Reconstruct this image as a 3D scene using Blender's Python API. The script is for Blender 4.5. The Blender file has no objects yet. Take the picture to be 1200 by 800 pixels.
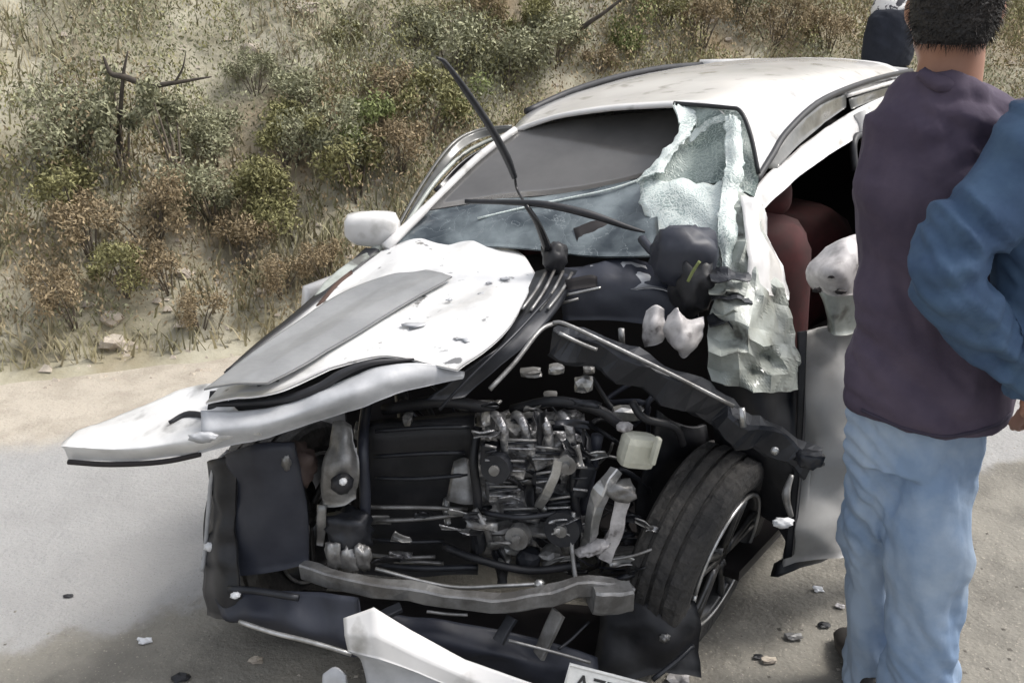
import bpy, bmesh, math, random
import numpy as np
from mathutils import Vector, Matrix, noise

random.seed(11)
rng = np.random.default_rng(11)
scene = bpy.context.scene
COL = scene.collection

# ------------------------------------------------------------------ camera, sky, sun, exposure
CAM_H = 1.70
PITCH = math.radians(20.5)
FOC = 1100.0                       # focal length in pixels of a 1200 px wide picture
cd = bpy.data.cameras.new('camera')
cam = bpy.data.objects.new('camera', cd)
COL.objects.link(cam)
cam.location = (0, 0, CAM_H)
cam.rotation_euler = (math.radians(90) - PITCH, 0, 0)
cd.sensor_width = 36.0
cd.lens = 36.0 * FOC / 1200.0
cd.clip_start = 0.05
cd.clip_end = 500
scene.camera = cam

SUN_EL, SUN_AZ = math.radians(56), math.radians(82)      # azimuth from +Y towards +X
w = bpy.data.worlds.new('World')
scene.world = w
w.use_nodes = True
nt = w.node_tree
nt.nodes.clear()
sky = nt.nodes.new('ShaderNodeTexSky')
sky.sky_type = 'NISHITA'
sky.sun_disc = False
sky.sun_elevation = SUN_EL
sky.sun_rotation = SUN_AZ
sky.air_density = 1.0
sky.dust_density = 4.0
bg = nt.nodes.new('ShaderNodeBackground')
bg.inputs['Strength'].default_value = 0.15
wo = nt.nodes.new('ShaderNodeOutputWorld')
cloud = nt.nodes.new('ShaderNodeHueSaturation')          # thin even overcast takes most of the blue out
cloud.inputs['Saturation'].default_value = 0.28
nt.links.new(sky.outputs[0], cloud.inputs['Color'])
nt.links.new(cloud.outputs[0], bg.inputs[0])
nt.links.new(bg.outputs[0], wo.inputs[0])

sd = bpy.data.lights.new('sun', 'SUN')
sd.energy = 1.35
sd.angle = math.radians(14)
sd.color = (1.0, 0.95, 0.88)
sun = bpy.data.objects.new('sun', sd)
COL.objects.link(sun)
sdir = Vector((math.sin(SUN_AZ) * math.cos(SUN_EL), math.cos(SUN_AZ) * math.cos(SUN_EL), math.sin(SUN_EL)))
sun.rotation_euler = sdir.to_track_quat('Z', 'Y').to_euler()

scene.view_settings.view_transform = 'Standard'
scene.view_settings.look = 'None'
scene.view_settings.exposure = 0.72
scene.view_settings.gamma = 1.0

# ------------------------------------------------------------------ helpers: image pixels and car frame to world positions
CP, SP = math.cos(PITCH), math.sin(PITCH)


def ray(px, py):
    u, v = (px - 600) / FOC, (400 - py) / FOC
    return np.array((u, CP + v * SP, -SP + v * CP))


def at(px, py, Y):
    """the place seen at a picture point that lies Y metres ahead of the camera"""
    d = ray(px, py)
    return d * (Y / d[1]) + np.array((0, 0, CAM_H))


def atz(px, py, z=0.0):
    d = ray(px, py)
    return d * ((z - CAM_H) / d[2]) + np.array((0, 0, CAM_H))


def on(px, py, pl):
    """the place where a sight line meets a plane (three points)"""
    a, b, c = pl
    n = np.cross(b - a, c - a)
    d = ray(px, py)
    o = np.array((0, 0, CAM_H))
    return o + d * (np.dot(a - o, n) / np.dot(d, n))


BX, BY = 0.555, 0.832            # the car's tail points this way


def C(b, v, z):
    """car frame: b back from the roof's front edge, v towards its left flank, z up"""
    return np.array((0.325 + BX * b + BY * v, 2.85 + BY * b - BX * v, z))


def A3(l):
    return [at(*p) for p in l]


# ------------------------------------------------------------------ object helpers
def tag(o, label=None, cat=None, group=None, kind=None):
    if label: o['label'] = label
    if cat: o['category'] = cat
    if group: o['group'] = group
    if kind: o['kind'] = kind
    return o


def empty(name, loc, label=None, cat=None, group=None):
    o = bpy.data.objects.new(name, None)
    o.empty_display_size = 0.1
    COL.objects.link(o)
    o.location = Vector(loc)
    return tag(o, label, cat, group)


def wloc(o):
    l = Vector((0, 0, 0))
    while o is not None:
        l += o.location
        o = o.parent
    return l


def link(name, verts, faces, m, parent=None, smooth=True, loc=None, mods=()):
    """verts in world space; the object's origin is put at their middle (or loc)"""
    v = np.asarray(verts, float).reshape(-1, 3)
    if loc is None:
        loc = (v.min(0) + v.max(0)) / 2
    loc = np.asarray(loc, float)
    me = bpy.data.meshes.new(name)
    me.from_pydata((v - loc).tolist(), [], faces)
    me.validate()
    if smooth:
        me.polygons.foreach_set('use_smooth', [True] * len(me.polygons))
    for mm in (m if isinstance(m, (list, tuple)) else [m]):
        me.materials.append(mm)
    me.update()
    o = bpy.data.objects.new(name, me)
    COL.objects.link(o)
    o.location = Vector(loc)
    if parent is not None:
        o.parent = parent
        o.location = Vector(loc) - wloc(parent)
    return o


def cr(P, n):
    """Catmull-Rom resample along axis 0, n steps per span"""
    P = np.asarray(P, float)
    if len(P) == 2:
        t = np.linspace(0, 1, n + 1).reshape((-1,) + (1,) * (P.ndim - 1))
        return P[0] * (1 - t) + P[1] * t
    E = np.concatenate([[2 * P[0] - P[1]], P, [2 * P[-1] - P[-2]]])
    out = []
    for i in range(len(P) - 1):
        p0, p1, p2, p3 = E[i:i + 4]
        for k in range(n):
            t = k / n
            out.append(0.5 * (2 * p1 + (p2 - p0) * t + (2 * p0 - 5 * p1 + 4 * p2 - p3) * t * t + (3 * p1 - p0 - 3 * p2 + p3) * t ** 3))
    out.append(P[-1])
    return np.array(out)


def grid_normals(G):
    du = np.gradient(G, axis=0)
    dv = np.gradient(G, axis=1)
    n = np.cross(du, dv)
    l = np.linalg.norm(n, axis=2, keepdims=True)
    l[l == 0] = 1
    return n / l


def fbm(p, s, oct=3, seed=0.0, ridge=False):
    a, t, f = 1.0, 0.0, s
    for _ in range(oct):
        q = Vector((p[0] * f + seed, p[1] * f + seed * 1.7, p[2] * f - seed))
        x = noise.noise(q)
        t += a * ((0.35 - abs(x)) if ridge else x)
        a *= 0.5
        f *= 2.1
    return t


_cd = {}


def crease(p, s, seed=0.0):
    """sharp-edged folds, as in crumpled sheet metal or cloth"""
    k = round(seed * 10)
    if k not in _cd:
        q = random.Random(k)
        L = []
        for i in range(5):
            d = Vector((q.uniform(-1, 1), q.uniform(-1, 1), q.uniform(-1, 1))).normalized()
            L.append((d, q.uniform(0, 9), 0.55 + 0.33 * i, 1.0 / (1 + 0.55 * i)))
        _cd[k] = L
    v = Vector(p)
    t = 0.0
    for i, (d, ph, f, a) in enumerate(_cd[k]):
        w_ = 0.9 * noise.noise(v * (s * 0.45) + Vector((i * 7.1, seed, 0)))
        x = v.dot(d) * s * f + ph + w_
        g = 0.65 + 0.9 * noise.noise(v * (s * 0.3) + Vector((seed, i * 3.3, 5)))
        t += a * max(g, 0.0) * (abs((x % 1.0) - 0.5) * 2 - 0.5)
    return t * 0.45


def patch(name, rows, m, parent=None, n=5, thick=0.004, amp=0.0, scale=8.0, ridge=False, seed=0.0, oct=3, away=True, smooth=True, edge=0.0, lin=False):
    """a sheet through a grid of control points, dented by noise, with real thickness"""
    G = np.array([[np.asarray(p, float) for p in r] for r in rows])
    if lin:                                  # straight spans between sharp folds
        for _ in range(2):
            a_ = len(G)
            t_ = np.linspace(0, a_ - 1, (a_ - 1) * n + 1)
            i_ = np.minimum(t_.astype(int), a_ - 2)
            f_ = (t_ - i_)[:, None, None]
            G = (G[i_] * (1 - f_) + G[i_ + 1] * f_).transpose(1, 0, 2)
    else:
        G = cr(G, n)
        G = cr(G.transpose(1, 0, 2), n).transpose(1, 0, 2)
    N = grid_normals(G)
    o = np.array((0, 0, CAM_H)) - G
    if np.mean(np.sum(N * o, axis=2)) < 0:
        N = -N
    if amp:
        D = np.zeros(G.shape[:2])
        for i in range(G.shape[0]):
            for j in range(G.shape[1]):
                D[i, j] = crease(G[i, j], scale, seed) if ridge else fbm(G[i, j], scale, oct, seed)
        G = G + N * (D * amp)[..., None]
    if edge:
        a, b, c = G.shape
        J = rng.normal(0, edge, (a, b, 3))
        M = np.zeros((a, b, 1)); M[0] = M[-1] = 1; M[:, 0] = M[:, -1] = 1
        G = G + J * M
    a, b, _ = G.shape
    back = G - N * thick
    V = np.concatenate([G.reshape(-1, 3), back.reshape(-1, 3)])
    F = []
    k = a * b
    for i in range(a - 1):
        for j in range(b - 1):
            q = i * b + j
            F.append((q, q + 1, q + b + 1, q + b))
            F.append((k + q, k + q + b, k + q + b + 1, k + q + 1))
    for i in range(a - 1):
        for j in (0, b - 1):
            q = i * b + j
            F.append((q, q + b, k + q + b, k + q))
    for j in range(b - 1):
        for i in (0, a - 1):
            q = i * b + j
            F.append((q, k + q, k + q + 1, q + 1))
    return link(name, V, F, m, parent, smooth)


def plate(name, pts, m, parent=None, thick=0.004, toward=True):
    """a flat cut-out with thickness; pts in 3D, roughly planar"""
    P = [Vector(p) for p in pts]
    n = Vector((0, 0, 0))
    for i in range(len(P)):
        n += P[i].cross(P[(i + 1) % len(P)])
    n.normalize()
    c = sum(P, Vector()) / len(P)
    if (Vector((0, 0, CAM_H)) - c).dot(n) < 0:
        P.reverse()
        n = -n
    k = len(P)
    V = [p for p in P] + [p - n * thick for p in P]
    F = [tuple(range(k)), tuple(range(2 * k - 1, k - 1, -1))]
    for i in range(k):
        j = (i + 1) % k
        F.append((i, k + i, k + j, j))
    return link(name, [tuple(v) for v in V], F, m, parent, smooth=False)


def frame_along(P):
    T = np.gradient(P, axis=0)
    T /= np.linalg.norm(T, axis=1, keepdims=True) + 1e-9
    ref = np.array((0, 0, 1.0))
    if abs(T[0][2]) > 0.9: ref = np.array((0, 1.0, 0))
    U = []
    u = np.cross(T[0], ref)
    u /= np.linalg.norm(u)
    for t in T:
        u = u - t * np.dot(u, t)
        u /= np.linalg.norm(u) + 1e-9
        U.append(u)
    U = np.array(U)
    return T, U, np.cross(T, U)


def tube_geo(pts, r, sides=8, n=5, wob=0.0):
    P = cr(np.array(pts, float), n) if len(pts) > 2 else np.array(pts, float)
    if np.isscalar(r):
        R = np.full(len(P), r)
    else:
        R = np.interp(np.linspace(0, 1, len(P)), np.linspace(0, 1, len(r)), r)
    if wob: P = P + rng.normal(0, wob, P.shape)
    T, U, W = frame_along(P)
    V, F = [], []
    for i in range(len(P)):
        for s in range(sides):
            a = 2 * math.pi * s / sides
            V.append(P[i] + R[i] * (math.cos(a) * U[i] + math.sin(a) * W[i]))
    for i in range(len(P) - 1):
        for s in range(sides):
            t = (s + 1) % sides
            F.append((i * sides + s, i * sides + t, (i + 1) * sides + t, (i + 1) * sides + s))
    F.append(tuple(range(sides - 1, -1, -1)))
    F.append(tuple((len(P) - 1) * sides + s for s in range(sides)))
    return V, F


def tube(name, pts, r, m, parent=None, sides=8, n=5):
    V, F = tube_geo(pts, r, sides, n)
    return link(name, V, F, m, parent)


def bar(name, pts, wd, ht, m, parent=None, n=4, dent=0.0, up=None, seed=3.0):
    """a pressed-metal beam of rounded rectangular section along a path"""
    P = cr(np.array(pts, float), n) if len(pts) > 2 else cr(np.array(pts, float), 6)
    T, U, W = frame_along(P)
    c = 0.22
    sec = [(-1, -1 + c), (-1, 1 - c), (-1 + c, 1), (1 - c, 1), (1, 1 - c), (1, -1 + c), (1 - c, -1), (-1 + c, -1)]
    V, F = [], []
    k = len(sec)
    for i in range(len(P)):
        for (a, b) in sec:
            p = P[i] + U[i] * a * wd / 2 + W[i] * b * ht / 2
            if dent: p = p + np.array([fbm(p + j * 7, 14, 2, seed) for j in range(3)]) * dent
            V.append(p)
    for i in range(len(P) - 1):
        for s in range(k):
            t = (s + 1) % k
            F.append((i * k + s, i * k + t, (i + 1) * k + t, (i + 1) * k + s))
    F.append(tuple(range(k - 1, -1, -1)))
    F.append(tuple((len(P) - 1) * k + s for s in range(k)))
    return link(name, V, F, m, parent, smooth=False)


_ico = None


def lump(name, c, r, m, parent=None, amp=0.25, scale=2.0, seed=0.0, ridge=False, smooth=True, rot=None, sub=3, box=0.0):
    """a dented casing: a ball or rounded block pressed out of shape"""
    bm = bmesh.new()
    bmesh.ops.create_icosphere(bm, subdivisions=sub, radius=1.0)
    V = []
    M = Matrix.Rotation(rot[0], 3, rot[1]) if rot else Matrix.Identity(3)
    for v in bm.verts:
        p = v.co.copy()
        if box:
            mx = max(abs(p.x), abs(p.y), abs(p.z))
            p = p.lerp(p / mx, box)
        d = 1 + amp * fbm(p, scale, 2, seed, ridge)
        p = Vector((p.x * r[0], p.y * r[1], p.z * r[2])) * d
        V.append(np.array(M @ p) + np.asarray(c))
    F = [tuple(x.index for x in f.verts) for f in bm.faces]
    bm.free()
    return link(name, V, F, m, parent, smooth)


def box_geo(c, s, rot=0.0, tilt=0.0):
    M = Matrix.Rotation(rot, 3, 'Z') @ Matrix.Rotation(tilt, 3, 'Y')
    V = []
    for x in (-1, 1):
        for y in (-1, 1):
            for z in (-1, 1):
                V.append(np.array(M @ Vector((x * s[0] / 2, y * s[1] / 2, z * s[2] / 2))) + np.asarray(c))
    F = [(0, 1, 3, 2), (4, 6, 7, 5), (0, 4, 5, 1), (2, 3, 7, 6), (0, 2, 6, 4), (1, 5, 7, 3)]
    return V, F


def box(name, c, s, m, parent=None, rot=0.0, tilt=0.0, bevel=0.004):
    V, F = box_geo(c, s, rot, tilt)
    bm = bmesh.new()
    vs = [bm.verts.new(v) for v in V]
    for f in F: bm.faces.new([vs[i] for i in f])
    bmesh.ops.recalc_face_normals(bm, faces=bm.faces)
    if bevel:
        bmesh.ops.bevel(bm, geom=bm.edges[:], offset=bevel, segments=2, affect='EDGES', profile=0.6)
    bm.verts.index_update()
    V = [tuple(v.co) for v in bm.verts]
    F = [tuple(v.index for v in f.verts) for f in bm.faces]
    bm.free()
    return link(name, V, F, m, parent, smooth=False)


# ------------------------------------------------------------------ materials
def mat(name, c1, c2=None, rough=0.6, metal=0.0, scale=6.0, detail=5.0, lo=0.4, hi=0.62, bump=0.0, bscale=40.0, coat=0.0, c3=None, s3=2.0, t3=(0.55, 0.7), island=0.0, rough2=None, trans=0.0, spec=None):
    m = bpy.data.materials.new(name)
    m.use_nodes = True
    t = m.node_tree
    b = t.nodes['Principled BSDF']
    b.inputs['Roughness'].default_value = rough
    b.inputs['Metallic'].default_value = metal
    b.inputs['Coat Weight'].default_value = coat
    if spec is not None: b.inputs['Specular IOR Level'].default_value = spec
    if trans: b.inputs['Transmission Weight'].default_value = trans
    L = t.links.new
    g = t.nodes.new('ShaderNodeTexCoord')
    src = None
    if c2 is not None:
        nz = t.nodes.new('ShaderNodeTexNoise')
        nz.inputs['Scale'].default_value = scale
        nz.inputs['Detail'].default_value = detail
        nz.inputs['Roughness'].default_value = 0.62
        L(g.outputs['Object'], nz.inputs['Vector'])
        r = t.nodes.new('ShaderNodeMapRange')
        r.inputs[1].default_value = lo
        r.inputs[2].default_value = hi
        L(nz.outputs['Fac'], r.inputs[0])
        mx = t.nodes.new('ShaderNodeMix'); mx.data_type = 'RGBA'
        mx.inputs[6].default_value = (*c1, 1)
        mx.inputs[7].default_value = (*c2, 1)
        L(r.outputs[0], mx.inputs[0])
        src = mx.outputs[2]
        if rough2 is not None:
            rr = t.nodes.new('ShaderNodeMapRange')
            rr.inputs[3].default_value = rough
            rr.inputs[4].default_value = rough2
            L(r.outputs[0], rr.inputs[0])
            L(rr.outputs[0], b.inputs['Roughness'])
    if c3 is not None:
        nz3 = t.nodes.new('ShaderNodeTexNoise')
        nz3.inputs['Scale'].default_value = s3
        nz3.inputs['Detail'].default_value = 6
        L(g.outputs['Object'], nz3.inputs['Vector'])
        r3 = t.nodes.new('ShaderNodeMapRange')
        r3.inputs[1].default_value, r3.inputs[2].default_value = t3
        L(nz3.outputs['Fac'], r3.inputs[0])
        m3 = t.nodes.new('ShaderNodeMix'); m3.data_type = 'RGBA'
        if src is not None: L(src, m3.inputs[6])
        else: m3.inputs[6].default_value = (*c1, 1)
        m3.inputs[7].default_value = (*c3, 1)
        L(r3.outputs[0], m3.inputs[0])
        src = m3.outputs[2]
    if island:
        gi = t.nodes.new('ShaderNodeNewGeometry')
        hs = t.nodes.new('ShaderNodeHueSaturation')
        mr = t.nodes.new('ShaderNodeMapRange')
        mr.inputs[3].default_value = 1 - island
        mr.inputs[4].default_value = 1 + island
        L(gi.outputs['Random Per Island'], mr.inputs[0])
        L(mr.outputs[0], hs.inputs['Value'])
        if src is not None: L(src, hs.inputs['Color'])
        else: hs.inputs['Color'].default_value = (*c1, 1)
        src = hs.outputs[0]
    if src is not None: L(src, b.inputs['Base Color'])
    else: b.inputs['Base Color'].default_value = (*c1, 1)
    if bump:
        nb = t.nodes.new('ShaderNodeTexNoise')
        nb.inputs['Scale'].default_value = bscale
        nb.inputs['Detail'].default_value = 4
        L(g.outputs['Object'], nb.inputs['Vector'])
        bp = t.nodes.new('ShaderNodeBump')
        bp.inputs['Strength'].default_value = min(bump, 1.0)
        bp.inputs['Distance'].default_value = 0.012
        L(nb.outputs['Fac'], bp.inputs['Height'])
        L(bp.outputs[0], b.inputs['Normal'])
    return m


def crack_mat(name, base, line, scale=18.0, wdt=0.03, rough=0.25, frost=(0.45, 0.62), frostc=(0.62, 0.68, 0.66), alpha=1.0):
    """laminated glass crazed with cracks: cell edges and frosted areas are pale"""
    m = bpy.data.materials.new(name)
    m.use_nodes = True
    t = m.node_tree
    b = t.nodes['Principled BSDF']
    b.inputs['Roughness'].default_value = rough
    L = t.links.new
    g = t.nodes.new('ShaderNodeTexCoord')
    nz = t.nodes.new('ShaderNodeTexNoise'); nz.inputs['Scale'].default_value = 9; nz.inputs['Detail'].default_value = 6
    L(g.outputs['Object'], nz.inputs['Vector'])
    mv = t.nodes.new('ShaderNodeMix'); mv.data_type = 'RGBA'; mv.inputs[0].default_value = 0.16
    L(g.outputs['Object'], mv.inputs[6]); L(nz.outputs['Color'], mv.inputs[7])
    vo = t.nodes.new('ShaderNodeTexVoronoi'); vo.feature = 'DISTANCE_TO_EDGE'; vo.inputs['Scale'].default_value = scale
    L(mv.outputs[2], vo.inputs['Vector'])
    r = t.nodes.new('ShaderNodeMapRange')
    r.inputs[1].default_value = 0.0; r.inputs[2].default_value = wdt
    r.inputs[3].default_value = 1.0; r.inputs[4].default_value = 0.0
    L(vo.outputs['Distance'], r.inputs[0])
    rf = t.nodes.new('ShaderNodeMapRange')
    rf.inputs[1].default_value, rf.inputs[2].default_value = frost
    nf = t.nodes.new('ShaderNodeTexNoise'); nf.inputs['Scale'].default_value = 7; nf.inputs['Detail'].default_value = 8
    L(g.outputs['Object'], nf.inputs['Vector'])
    L(nf.outputs['Fac'], rf.inputs[0])
    m1 = t.nodes.new('ShaderNodeMix'); m1.data_type = 'RGBA'
    m1.inputs[6].default_value = (*base, 1); m1.inputs[7].default_value = (*frostc, 1)
    L(rf.outputs[0], m1.inputs[0])
    m2 = t.nodes.new('ShaderNodeMix'); m2.data_type = 'RGBA'
    L(m1.outputs[2], m2.inputs[6]); m2.inputs[7].default_value = (*line, 1)
    L(r.outputs[0], m2.inputs[0])
    L(m2.outputs[2], b.inputs['Base Color'])
    bp = t.nodes.new('ShaderNodeBump'); bp.inputs['Strength'].default_value = 0.5; bp.inputs['Distance'].default_value = 0.006
    L(vo.outputs['Distance'], bp.inputs['Height'])
    L(bp.outputs[0], b.inputs['Normal'])
    if alpha < 1: b.inputs['Alpha'].default_value = alpha
    return m


M = {}
M['paint'] = mat('white_paint', (0.71, 0.70, 0.69), (0.56, 0.55, 0.54), rough=0.25, scale=3.5, lo=0.42, hi=0.75, coat=0.5, c3=(0.36, 0.35, 0.33), s3=11, t3=(0.57, 0.72))
M['hood_paint'] = mat('scratched_white_paint', (0.72, 0.72, 0.72), (0.50, 0.50, 0.50), rough=0.28, scale=7, lo=0.5, hi=0.72, coat=0.4, c3=(0.16, 0.16, 0.16), s3=24, t3=(0.64, 0.70))
M['paint_torn'] = mat('scraped_white_paint', (0.76, 0.76, 0.76), (0.50, 0.50, 0.50), rough=0.35, scale=6, lo=0.45, hi=0.75, c3=(0.25, 0.25, 0.25), s3=9, t3=(0.6, 0.72), coat=0.3)
M['paint_dirty_shaded'] = mat('dusty_shaded_white_paint', (0.42, 0.45, 0.42), (0.22, 0.235, 0.21), rough=0.42, scale=9, lo=0.38, hi=0.66, c3=(0.10, 0.10, 0.09), s3=14, t3=(0.56, 0.66), coat=0.2)  # dirt on white paint, darkened further with the shade of the front
M['door_paint_shaded'] = mat('dusty_shaded_door_paint', (0.34, 0.335, 0.325), (0.23, 0.225, 0.215), rough=0.45, scale=4, lo=0.35, hi=0.7, c3=(0.15, 0.145, 0.14), s3=5, t3=(0.55, 0.75))  # dusty white paint, greyed further to hold the door's shade
M['paint_shade_grey'] = mat('scuffed_shade_grey_paint', (0.50, 0.51, 0.53), (0.30, 0.31, 0.33), rough=0.35, scale=8, lo=0.4, hi=0.72, coat=0.3)  # white paint with its shade put in as grey, plus scuffs
M['stripe'] = mat('matt_grey_strip', (0.27, 0.275, 0.28), (0.21, 0.215, 0.22), rough=0.45, scale=5, bump=0.1)  # matt grey of the strip on the hood
M['black'] = mat('black_plastic', (0.008, 0.009, 0.012), (0.022, 0.022, 0.026), rough=0.5, scale=12)
M['black_gloss'] = mat('black_trim', (0.012, 0.012, 0.014), rough=0.25)
M['navy_plastic'] = mat('blue_black_plastic', (0.020, 0.023, 0.036), (0.036, 0.040, 0.055), rough=0.5, scale=6)
M['rubber'] = mat('tyre_rubber', (0.032, 0.031, 0.031), (0.065, 0.061, 0.057), rough=0.85, scale=11, bump=0.9, bscale=45)
M['steel'] = mat('dusty_steel', (0.33, 0.33, 0.33), (0.17, 0.165, 0.16), rough=0.42, metal=0.6, scale=12, bump=0.15, bscale=50)
M['dark_steel'] = mat('dark_pressed_steel', (0.020, 0.022, 0.028), (0.055, 0.057, 0.064), rough=0.4, metal=0.35, scale=9, lo=0.45, hi=0.8)
M['bright'] = mat('bright_alloy', (0.6, 0.6, 0.6), (0.35, 0.35, 0.34), rough=0.3, metal=0.7, scale=14)
M['alloy'] = mat('dusty_dark_alloy', (0.10, 0.10, 0.105), (0.05, 0.05, 0.05), rough=0.3, metal=0.7, scale=10)
M['cast'] = mat('cast_aluminium', (0.56, 0.56, 0.57), (0.13, 0.13, 0.14), rough=0.33, metal=0.75, scale=22, bump=0.5, bscale=70)
M['reservoir'] = mat('cream_reservoir_plastic', (0.68, 0.68, 0.58), (0.50, 0.50, 0.42), rough=0.4, scale=10)
M['white_plastic'] = mat('white_torn_plastic', (0.54, 0.52, 0.52), (0.30, 0.285, 0.285), rough=0.45, scale=24, lo=0.42, hi=0.66, c3=(0.12, 0.11, 0.11), s3=22, t3=(0.6, 0.68))
M['glass'] = mat('dark_windscreen_glass', (0.085, 0.083, 0.082), (0.115, 0.112, 0.110), rough=0.12, scale=3, spec=0.5)
M['side_glass'] = mat('tinted_side_glass', (0.10, 0.10, 0.095), (0.16, 0.16, 0.15), rough=0.2, scale=10)
M['cracked'] = crack_mat('crazed_glass_blue_reflection', (0.040, 0.052, 0.062), (0.22, 0.25, 0.265), scale=15, wdt=0.010, frost=(0.40, 0.68), frostc=(0.20, 0.235, 0.25))  # the blue is a reflection put into the base colour
M['frosted'] = crack_mat('shattered_white_glass', (0.30, 0.37, 0.36), (0.74, 0.79, 0.76), scale=95, wdt=0.16, rough=0.4, frost=(0.38, 0.56), frostc=(0.66, 0.74, 0.72))
M['frosted_dark'] = crack_mat('shattered_green_glass', (0.16, 0.21, 0.20), (0.50, 0.57, 0.53), scale=90, wdt=0.09, rough=0.3, frost=(0.45, 0.66), frostc=(0.46, 0.53, 0.50), alpha=0.78)
M['seat'] = mat('dark_red_seat', (0.055, 0.007, 0.008), (0.03, 0.005, 0.005), rough=0.8, scale=10)
M['cabin'] = mat('dark_cabin_plastic', (0.018, 0.015, 0.016), rough=0.7)
M['plate'] = mat('plate_white', (0.78, 0.78, 0.76), (0.6, 0.6, 0.58), rough=0.4, scale=20)
M['ink'] = mat('plate_ink', (0.02, 0.02, 0.02), rough=0.5)
M['lamp'] = mat('broken_lamp_lens', (0.75, 0.76, 0.78), rough=0.12, spec=0.6)
# people
M['skin'] = mat('skin', (0.42, 0.22, 0.15), (0.36, 0.18, 0.12), rough=0.5, scale=6)
M['hair'] = mat('black_hair', (0.010, 0.009, 0.009), (0.022, 0.018, 0.016), rough=0.5, scale=60, bump=0.8, bscale=120)
M['sweater'] = mat('plum_grey_knit', (0.066, 0.051, 0.083), (0.102, 0.080, 0.118), rough=0.9, scale=5, bump=0.35, bscale=18)
M['blue'] = mat('blue_cotton', (0.045, 0.085, 0.165), (0.075, 0.135, 0.225), rough=0.85, scale=6, bump=0.5, bscale=14)
M['jeans'] = mat('washed_denim', (0.24, 0.34, 0.50), (0.38, 0.47, 0.59), rough=0.9, scale=5, lo=0.38, hi=0.62, bump=0.5, bscale=14)
M['jeans_dark'] = mat('mid_blue_denim', (0.10, 0.15, 0.25), (0.16, 0.22, 0.33), rough=0.9, scale=6, bump=0.4, bscale=16)
M['navy'] = mat('navy_cloth', (0.008, 0.011, 0.020), (0.014, 0.018, 0.03), rough=0.9, scale=8, bump=0.3)
M['shoe'] = mat('dark_shoe', (0.03, 0.027, 0.026), rough=0.6)
M['cap'] = mat('white_patterned_cloth', (0.72, 0.71, 0.70), (0.05, 0.05, 0.06), rough=0.9, scale=26, lo=0.54, hi=0.56)
# land
M['road'] = mat('dusty_asphalt', (0.36, 0.355, 0.345), (0.30, 0.297, 0.29), rough=0.85, scale=2.2, bump=0.35, bscale=160, c3=(0.40, 0.375, 0.345), s3=0.8, t3=(0.5, 0.7))
M['verge'] = mat('pale_sandy_verge', (0.46, 0.42, 0.36), (0.38, 0.345, 0.295), rough=0.95, scale=5, bump=0.5, bscale=90)
M['dirt'] = mat('brown_dirt', (0.235, 0.205, 0.165), (0.165, 0.145, 0.118), rough=0.95, scale=5, bump=0.6, bscale=80, c3=(0.29, 0.26, 0.215), s3=2.5, t3=(0.5, 0.7))
M['hill'] = mat('dry_hillside_earth', (0.40, 0.375, 0.295), (0.28, 0.255, 0.18), rough=1.0, scale=3.0, bump=0.8, bscale=30, c3=(0.27, 0.205, 0.13), s3=1.1, t3=(0.5, 0.68))
M['stone'] = mat('pale_stone', (0.52, 0.46, 0.38), (0.38, 0.33, 0.28), rough=0.95, scale=12, bump=0.6)
M['twig'] = mat('dead_twig', (0.17, 0.145, 0.115), (0.11, 0.09, 0.07), rough=0.95, scale=20)
M['leaf_olive'] = mat('olive_leaf', (0.215, 0.205, 0.09), rough=0.8, island=0.5)
M['leaf_grey'] = mat('grey_green_leaf', (0.27, 0.27, 0.17), rough=0.8, island=0.45)
M['leaf_green'] = mat('green_leaf', (0.185, 0.215, 0.08), rough=0.75, island=0.5)
M['leaf_tan'] = mat('dry_brown_leaf', (0.275, 0.215, 0.13), rough=0.9, island=0.45)
M['grass_tan'] = mat('straw_grass', (0.37, 0.32, 0.215), (0.27, 0.26, 0.15), rough=0.9, scale=1.6, lo=0.42, hi=0.6, island=0.4)

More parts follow.
